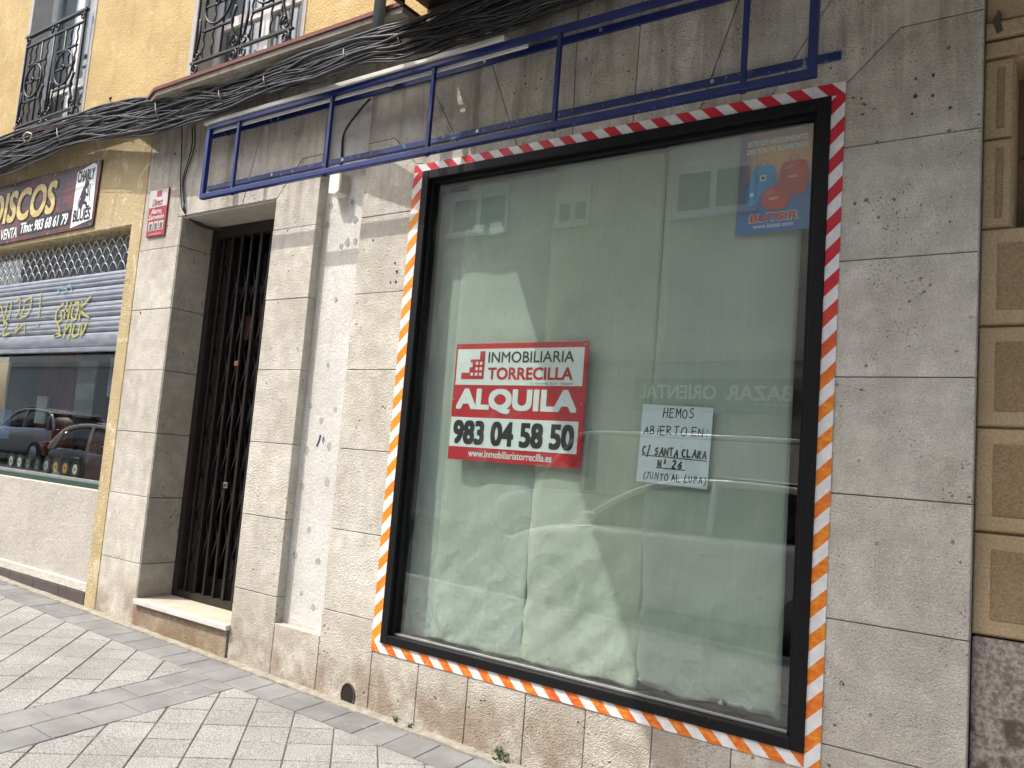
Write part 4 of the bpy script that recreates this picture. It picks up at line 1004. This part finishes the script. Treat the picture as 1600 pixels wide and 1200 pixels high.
obj('lettering', text_bm('butsir', -1.027, -.985, 2.682, 2.695, q-.0012, .03, .2), M['white'], ob)
ob = bottle(-1.205, -1.147, 2.580, 2.658, M['pblue'], q-.0016, False); bm = BM(); box(bm, -1.188, -1.172, q-.0022, q-.0018, 2.618, 2.634); obj('emblem', bm, M['white'], ob)
ob = bottle(-1.136, -1.012, 2.548, 2.652, M['pred'], q-.0024, True, True); glint(ob, -1.100, 2.628, .022, .009, q-.0035, M['pglint'])
obj('lettering', text_bm('butsir', -1.104, -1.062, 2.594, 2.607, q-.0032, .03, .2), M['white'], ob)
obj('lettering_edge', text_bm('BUTSIR', -1.188, -.977, 2.499, 2.540, q+.0004, .085, .05), M['white'], PO)
obj('lettering', text_bm('BUTSIR', -1.184, -.981, 2.502, 2.537, q-.0002, .06, .05), plain('printed_bright_red', (.66, .02, .02), .4), PO)
obj('lettering', text_bm('www.butsir.com', -1.169, -.998, 2.474, 2.494, q-.0002, .03), M['white'], PO)

# ================================================================== INSIDE THE RECORD SHOP AND BEHIND THE GATE
lab = [(.62, .60, .50), (.66, .66, .64), (.20, .20, .20), (.16, .17, .18), (.30, .36, .42), (.58, .36, .05), (.62, .34, .06), (.66, .62, .56)]
hint = ['cream', 'white', 'black', 'dark grey', 'blue grey', 'amber', 'orange', 'white and red']
for i in range(8):
    xx = -7.83+.159*i; t = thing('vinyl_record', 'vinyl record with %s label standing in the record shop window row' % hint[i], 'record', (xx, .17, .99), 'row of records in the shop window')
    bm = BM(); disc(bm, (xx, .170, 1.068), .074, thick=.003, n=32); obj('vinyl', bm, M['black'], t)
    bm = BM(); disc(bm, (xx, .1682, 1.068), .036, thick=.0015, n=20, rz=.042); lb = obj('record_label', bm, plain('record_label_%d' % i, lab[i], .6), t)
    bm = BM(); disc(bm, (xx, .1670, 1.068), .010, thick=.001, n=10); obj('spindle_hole', bm, M['black'], lb)
def flat(name, x0, x1, z0, z1, y, col, label, cat, bevel=.0, group=None):
    bm = BM(); box(bm, x0, x1, y, y+.012, z0, z1); return tag(obj(name, bm, plain(name+'_print', col, .7, var=.2), at=((x0+x1)/2, y, z0)), label, cat, group)
bm = BM(); pr = None
for k in range(41):
    xx = -8.45+.80*k/40; cur = [bm.verts.new((xx, .62+.02*math.sin(k*1.7), z)) for z in (1.2, 2.9)]
    if pr: bm.faces.new((pr[0], cur[0], cur[1], pr[1]))
    pr = cur
tag(obj('curtain', bm, plain('dark_red_curtain', (.15, .022, .018), .9), at=(-8.05, .62, 1.2)), 'dark red curtain hanging inside the record shop window', 'curtain')
flat('poster', -8.22, -8.02, 1.42, 1.68, .50, (.50, .50, .46), 'small white notice hanging in front of the red curtain', 'poster')
flat('poster', -7.62, -7.30, 1.50, 2.02, .55, (.26, .26, .27), 'grey poster on the dark back wall right of the red curtain', 'poster')
flat('poster', -7.08, -6.82, 1.70, 2.05, .55, (.34, .34, .35), 'pale poster at the right end of the record shop window', 'poster')
flat('poster', -9.2, -8.75, 1.25, 2.0, .45, (.30, .24, .11), 'ochre poster at the left end of the record shop window', 'poster')
flat('record_sleeve', -8.75, -8.47, 1.25, 1.53, .40, (.05, .12, .30), 'blue record sleeve leaning under the ochre poster', 'record sleeve')
flat('record_sleeve', -6.62, -6.36, 1.0, 1.38, .20, (.034, .007, .009), 'dark red record sleeve standing at the right end of the record row', 'record sleeve')
for k in range(4):
    x0 = -5.16+.118*k; t = thing('packet', ['brown and red packet', 'cream and orange packet', 'white packet with red band', 'grey packet with red band'][k]+' on the floor behind the gate', 'packet', (x0+.04, .55, .27), 'packets behind the gate')
    bm = BM(); box(bm, x0, x0+.085, .55, .595, .27, .49, .003); obj('carton', bm, plain('carton_%d' % k, [(.16, .11, .08), (.30, .22, .14), (.34, .32, .30), (.26, .25, .24)][k], .7), t)
    bm = BM(); box(bm, x0+.002, x0+.083, .5475, .5495, .435, .465); obj('red_band', bm, M['band'], t)
for k, (xx, zz, hh) in enumerate(((-5.12, 2.15, .18), (-4.95, 2.18, .22), (-4.90, 1.22, .20))):
    tag(flat('leaflet', xx, xx+.10, zz, zz+hh, .452, [(.09, .012, .012), (.10, .010, .010), (.09, .012, .014)][k], ['dark red leaflet high behind the gate, left of another', 'larger dark red leaflet high behind the gate bars', 'dark red leaflet low behind the gate lock'][k], 'leaflet'), ['dark red leaflet high behind the gate, left of another', 'larger dark red leaflet high behind the gate bars', 'dark red leaflet low behind the gate lock'][k], 'leaflet')

# --- drain hole and weeds at the foot of the wall
DH = W(543, 1088, -.003)
DP = thing('wall_drain', 'dark round drain hole at the foot of the stained stone wall', 'drain', tuple(DH))
bm = BM(); disc(bm, (DH.x, -.0035, DH.z+.005), .048, thick=.006, n=24, rz=.062); obj('opening', bm, plain('drain_dark', (.016, .012, .010), .95), DP)
bm = BM(); tube(bm, [(DH.x+.05*math.cos(a), -.003, DH.z+.005+.064*math.sin(a)) for a in [2*math.pi*k/24 for k in range(24)]], .005, 5, closed=True); obj('rim', bm, plain('drain_rim', (.12, .09, .07), .9, bsc=60), DP)
def weed(px, py, size, label):
    c = W(px, py, -.03); c.z = gz(c.x)+.006; bm = BM()
    for k in range(int(60*size)+14):
        a = random.uniform(0, 6.28); r = random.random()**.7*.05*size; l = random.uniform(.008, .018)*min(1.2, size+.3); h = random.uniform(.0, .045)*size
        b = Vector((c.x+r*math.cos(a), c.y+r*math.sin(a)*.6, c.z+h)); d1 = Vector((random.uniform(-1, 1), random.uniform(-1, 1), random.uniform(-.1, 1))).normalized()*l; d2 = d1.cross(Vector((random.random(), random.random(), random.random()))).normalized()*l*.4
        bm.faces.new([bm.verts.new(v) for v in (b, b+d1*.5+d2, b+d1, b+d1*.5-d2)])
    for k in range(6): a = random.uniform(0, 6.28); tube(bm, [c, (c.x+.02*size*math.cos(a), c.y+.01*math.sin(a), c.z+.04*size)], .0012, 4)
    return tag(obj('weed', bm, M['leaf'], at=tuple(c)), label, 'plant', 'weeds at the foot of the wall')
weed(781, 1184, 1.0, 'largest green weed at the wall foot, under the bottom tape')
weed(618, 1133, .5, 'tiny weed in the mortar fillet right of the drain hole')
weed(640, 1138, .45, 'tiny weed in the mortar fillet, right of the other tiny one')
# pen scrawl on the niche panel
bm = BM(); c = W(499, 690, .0575)
ribbon(bm, bez([(c.x-.02, c.z-.03), (c.x-.005, c.z+.0), (c.x+.005, c.z+.04)], 6), .014, .0570); ribbon(bm, bez([(c.x+.02, c.z+.02), (c.x+.035, c.z-.01), (c.x+.03, c.z+.03), (c.x+.05, c.z)], 6), .004, .0570)
obj('blue_scrawl', bm, plain('blue_ink', (.02, .03, .12), .7), B)

# ================================================================== ACROSS THE STREET (seen in the glass)
OB = thing('opposite_building', 'cream apartment house across the street mirrored in the shop glass', 'building', (-8, -11, 0))
ows = [(-12.25, -10.58, 6.55, 7.60), (-9.32, -8.47, 6.5, 7.35), (-6.6, -5.0, 6.40, 7.45), (-16.2, -14.6, 6.5, 7.6), (-3.2, -1.7, 6.45, 7.5), (.5, 2.0, 6.45, 7.5)]
bm = BM(); box(bm, -34, 12, -11.6, -11.0, 3.6, 9.4); box(bm, -34, 12, -19, -18.7, -.3, 9.4); box(bm, -34, 12, -18.7, -11.6, 9.1, 9.4); box(bm, -34.2, -34, -19, -11, -.3, 9.4); box(bm, 12, 12.2, -19, -11, -.3, 9.4)
obj('wall', bm, M['opp'], OB)
bm = BM(); box(bm, -34, 12, -11.6, -11.02, -.3, 3.6); obj('shop_front', bm, M['opp_base'], OB)
bm = BM(); box(bm, -34, 12, -11.0, -10.95, 3.55, 3.72); obj('string_course', bm, M['white_edge'], OB)
for fl in (0,):
    for (a, b, z0, z1) in ows:
        z0 += fl; z1 += fl
        if z1 > 14.5: continue
        bm = BM()
        for (u, v, s, t) in ((a, b, z1-.09, z1), (a, b, z0, z0+.09), (a, a+.09, z0, z1), (b-.09, b, z0, z1), ((a+b)/2-.06, (a+b)/2+.06, z0, z1)): box(bm, u, v, -11.0, -10.95+random.uniform(-.003, .003), s, t)
        box(bm, a-.08, b+.08, -11.0, -10.88, z0-.08, z0)
        wn = obj('window', bm, M['white_wood'], OB)
        bm = BM(); box(bm, a+.05, b-.05, -10.99, -10.982, z0+.05, z1-.05); obj('pane', bm, M['opp_pane'], wn)
        bm = BM(); box(bm, a+.09, b-.09, -10.985, -10.965, z1-.09-(z1-z0)*(.35 if a == -9.32 else .12), z1-.09); obj('shutter', bm, M['white_wood'], wn)
BZ = thing('shop_sign', 'dark fascia sign reading BAZAR ORIENTAL mirrored in the shop glass', 'sign', (-5.5, -10.95, 2.65))
bm = BM(); box(bm, -7.16, -3.75, -11.0, -10.90, 2.60, 3.22); obj('board', bm, M['bazar'], BZ)
obj('lettering', text_bm('BAZAR', -5.30, -4.12, 2.83, 3.10, -10.888, .03, 0, .01, True), M['white'], BZ)
obj('lettering', text_bm('ORIENTAL', -7.05, -5.50, 2.83, 3.10, -10.888, .02, 0, .01, True), M['white'], BZ)
obj('lettering', text_bm('Hogar · Decoración', -4.75, -4.15, 2.73, 2.79, -10.888, .0, 0, .01, True), M['white'], BZ)

def car(name, label, cx, yside, facing, paint, L=4.1, Wd=1.74, H=1.46, kind='hatch', roofmat=None, group='cars parked along the kerb'):
    """built nose towards +x, then turned; the side nearest the wall lies on y = yside"""
    z0 = gz(cx)-.12; root = thing(name, label, 'van' if kind == 'van' else 'car', (cx, yside-Wd/2, z0), group)
    ang = 0 if facing > 0 else math.pi; mw = Matrix.Translation((cx, yside-Wd/2, z0)) @ Matrix.Rotation(ang, 4, 'Z')
    def fin(nm, bm, m, par=None, sub=0, smooth=True):
        if smooth:
            for f in bm.faces: f.smooth = True
        bmesh.ops.transform(bm, matrix=mw, verts=bm.verts[:])
        o = obj(nm, bm, m, par or root)
        if sub: md = o.modifiers.new('smooth', 'SUBSURF'); md.levels = sub; md.render_levels = sub
        return o
    hl = L/2; hw = Wd/2; k = H/1.46
    if kind == 'van':
        st = [(-hl, .35, .95, .86), (-hl+.05, .28, 1.05, .95), (-.6, .25, 1.10, 1.0), (.6, .25, 1.10, 1.0), (hl-1.0, .25, 1.10, .99), (hl-.5, .26, 1.02, .96), (hl-.08, .30, .92, .86), (hl, .38, .80, .74)]
        roof = [(-hl+.04, 1.02, H-.10, .90), (-hl+.15, 1.05, H, .88), (0, 1.09, H, .88), (hl-1.75, 1.09, H-.03, .86), (hl-1.45, 1.08, H-.20, .84), (hl-.75, 1.03, 1.08, .88)]
    else:
        st = [(-hl, .40, .78, .72), (-hl+.07, .27, .93, .86), (-hl+.45, .22, .97*k, .97), (-.4, .20, .94*k, 1.0), (.55, .20, .93*k, 1.0), (hl-.95, .21, .92*k, .97), (hl-.40, .22, .82*k, .91), (hl-.07, .27, .70, .78), (hl, .36, .60, .62)]
        roof = [(-hl+.13, .92*k, .97*k, .84), (-hl+.48, .95*k, H-.13, .76), (-hl+.95, .95*k, H-.02, .73), (-.3, .94*k, H, .73), (.20, .93*k, H-.05, .71), (.62, .93*k, H-.20, .72), (hl-.93, .90*k, .93*k, .80)]
    def sec(x, zb, zt, f):
        a = hw*f; m = (zb+zt)/2; h = [(.0, zb), (.80*a, zb), (.97*a, zb+.10), (a, m), (.985*a, zt-.12), (.93*a, zt-.02), (.80*a, zt+.005), (0, zt+.02)]
        return [(x, y, z) for y, z in h]+[(x, -y, z) for y, z in h[-2:0:-1]]
    bm = BM(); loft(bm, [sec(*s) for s in st]); body = fin('body', bm, paint, None, 2)
    def rsec(x, zb, zt, f, g_=1.0):
        a = hw*f; bt = hw*.93*min(1, f+.18)
        h = [(.0, zb-.03), (bt*g_, zb-.03), ((bt*.45+a*.55)*g_, (zb+zt)/2), (a*g_, zt-.07), (a*.86*g_, zt), (0, zt+.015)]
        return [(x, y, z) for y, z in h]+[(x, -y, z) for y, z in h[-2:0:-1]]
    bm = BM(); loft(bm, [rsec(*s) for s in roof]); fin('windows', bm, M['car_glass'], None, 1)
    # roof skin and rails in body colour
    bm = BM(); n = len(roof)
    for sg in (1, -1):
        tube(bm, bez([(s[0], sg*hw*s[3]*.99, s[2]-.055) for s in roof], 5), .035, 8)
        for (i, xo) in ((1, .0), (n//2, .0)):
            s = roof[i]; a = hw*s[3]; bt = hw*.93*min(1, s[3]+.18)
            tube(bm, [(s[0]+xo-.12*(i == 1), sg*bt, s[1]-.03), (s[0]+xo, sg*(bt*.45+a*.55)*1.005, (s[1]+s[2])/2), (s[0]+xo, sg*a, s[2]-.05)], .03, 6)
    top = [[(s[0], y*hw*s[3], s[2]+.004+.012*(1-abs(y))) for y in (-.99, -.6, -.2, .2, .6, .99)] for s in roof[1:-1]]
    vs = [[bm.verts.new(v) for v in r] for r in top]
    vs2 = [[bm.verts.new((v[0], v[1], v[2]-.03)) for v in r] for r in top]
    for i in range(len(vs)-1):
        for j in range(5): bm.faces.new((vs[i][j], vs[i+1][j], vs[i+1][j+1], vs[i][j+1])); bm.faces.new((vs2[i][j], vs2[i][j+1], vs2[i+1][j+1], vs2[i+1][j]))
    fin('roof', bm, roofmat or paint)
    if kind == 'van':
        for sg in (1, -1):
            bm = BM(); box(bm, -hl+.12, hl-2.0, sg*hw*.955-.012, sg*hw*.955+.012, 1.08, H-.10); fin('side_panel', bm, paint, None, 0, False)
    bm = BM()
    for sg in (1, -1): tube(bm, bez([(s[0], sg*hw*.935*min(1, s[3]+.18), s[1]-.015) for s in roof[1:]], 5), .010, 6)
    fin('belt_strip', bm, M['chrome'])
    for sg in (1, -1):
        bm = BM(); tube(bm, [(-.45, sg*hw*1.0, .80*k), (-.25, sg*hw*1.012, .80*k)], .012, 6); fin('door_handle', bm, M['chrome'])
        bm = BM(); x0 = roof[-1][0]-.28
        loft(bm, [[(x0+.05-.05*t, sg*(hw*.97+.16*t), .98*k+.06+.055*math.cos(a)*(1-.3*t)) if False else (x0+.07*math.sin(a)*(1-.2*t), sg*(hw*.92+.20*t), .95*k+.05+.06*math.cos(a)) for a in [2*math.pi*q/12 for q in range(12)]] for t in (0, .3, .7, 1)]); fin('wing_mirror', bm, paint, None, 1)
        bm = BM(); box(bm, hl-.34, hl-.08, sg*hw*.66-.10, sg*hw*.66+.13, .60, .72, .03); fin('headlight', bm, M['lamp_clear'])
        bm = BM(); box(bm, -hl-.01, -hl+.16, sg*hw*.78-.09, sg*hw*.78+.09, .72, .98, .03); fin('tail_light', bm, M['lamp_red'])
        for xw in (-hl+.78, hl-.80):
            c = Vector((xw, sg*(hw-.10), .31)); bm = BM(); rs = [(.18, -.09), (.29, -.10), (.315, -.07), (.315, .07), (.29, .10), (.18, .09)]
            loft(bm, [[(c.x+r*math.cos(a), c.y+t, c.z+r*math.sin(a)) for a in [2*math.pi*q/28 for q in range(28)]] for r, t in rs]); wh = fin('wheel', bm, M['rubber'])
            bm = BM(); loft(bm, [[(c.x+r*math.cos(a), c.y+sg*t, c.z+r*math.sin(a)) for a in [2*math.pi*q/28 for q in range(28)]] for r, t in ((.19, .0), (.20, .085), (.185, .102), (.05, .092))]); fin('rim', bm, M['rim'], wh)
    bm = BM(); box(bm, hl-.03, hl+.012, -.26, .26, .40, .51); box(bm, -hl-.012, -hl+.03, -.26, .26, .60, .71); fin('number_plate', bm, M['white'], None, 0, False)
    return root
car('parked_car', 'white hatchback parked nose left, its roofline mirrored in the big shop window', -3.05, -3.62, -1, M['car_white'], 4.15, 1.76, 1.50)
car('parked_car', 'small dark grey round car with pale roof mirrored in the record shop window', -13.6, -3.62, 1, M['car_dark'], 3.55, 1.62, 1.37, roofmat=M['car_white'])
car('parked_car', 'silver hatchback mirrored at the left end of the record shop window', -23.2, -6.6, -1, M['car_silver'], 4.1, 1.75, 1.50)
vn = car('van', 'white van across the street with a lung emblem on its side', -5.3, -7.3, -1, M['car_white'], 5.2, 1.9, 2.05, 'van', group=None)
bm = BM(); lx, ly, lz = -4.55, -7.26, 1.42
for s in (1, -1):
    prism(bm, [(lx+s*.05, lz+.28), (lx+s*.16, lz+.22), (lx+s*.28, lz+.02), (lx+s*.32, lz-.22), (lx+s*.16, lz-.24), (lx+s*.09, lz-.10), (lx+s*.06, lz+.08)], ly, ly+.006)
prism(bm, [(lx-.02, lz+.12), (lx+.02, lz+.12), (lx+.02, lz+.40), (lx-.02, lz+.40)], ly, ly+.006)
obj('lung_emblem', bm, plain('grey_emblem', (.16, .18, .19), .5), vn)
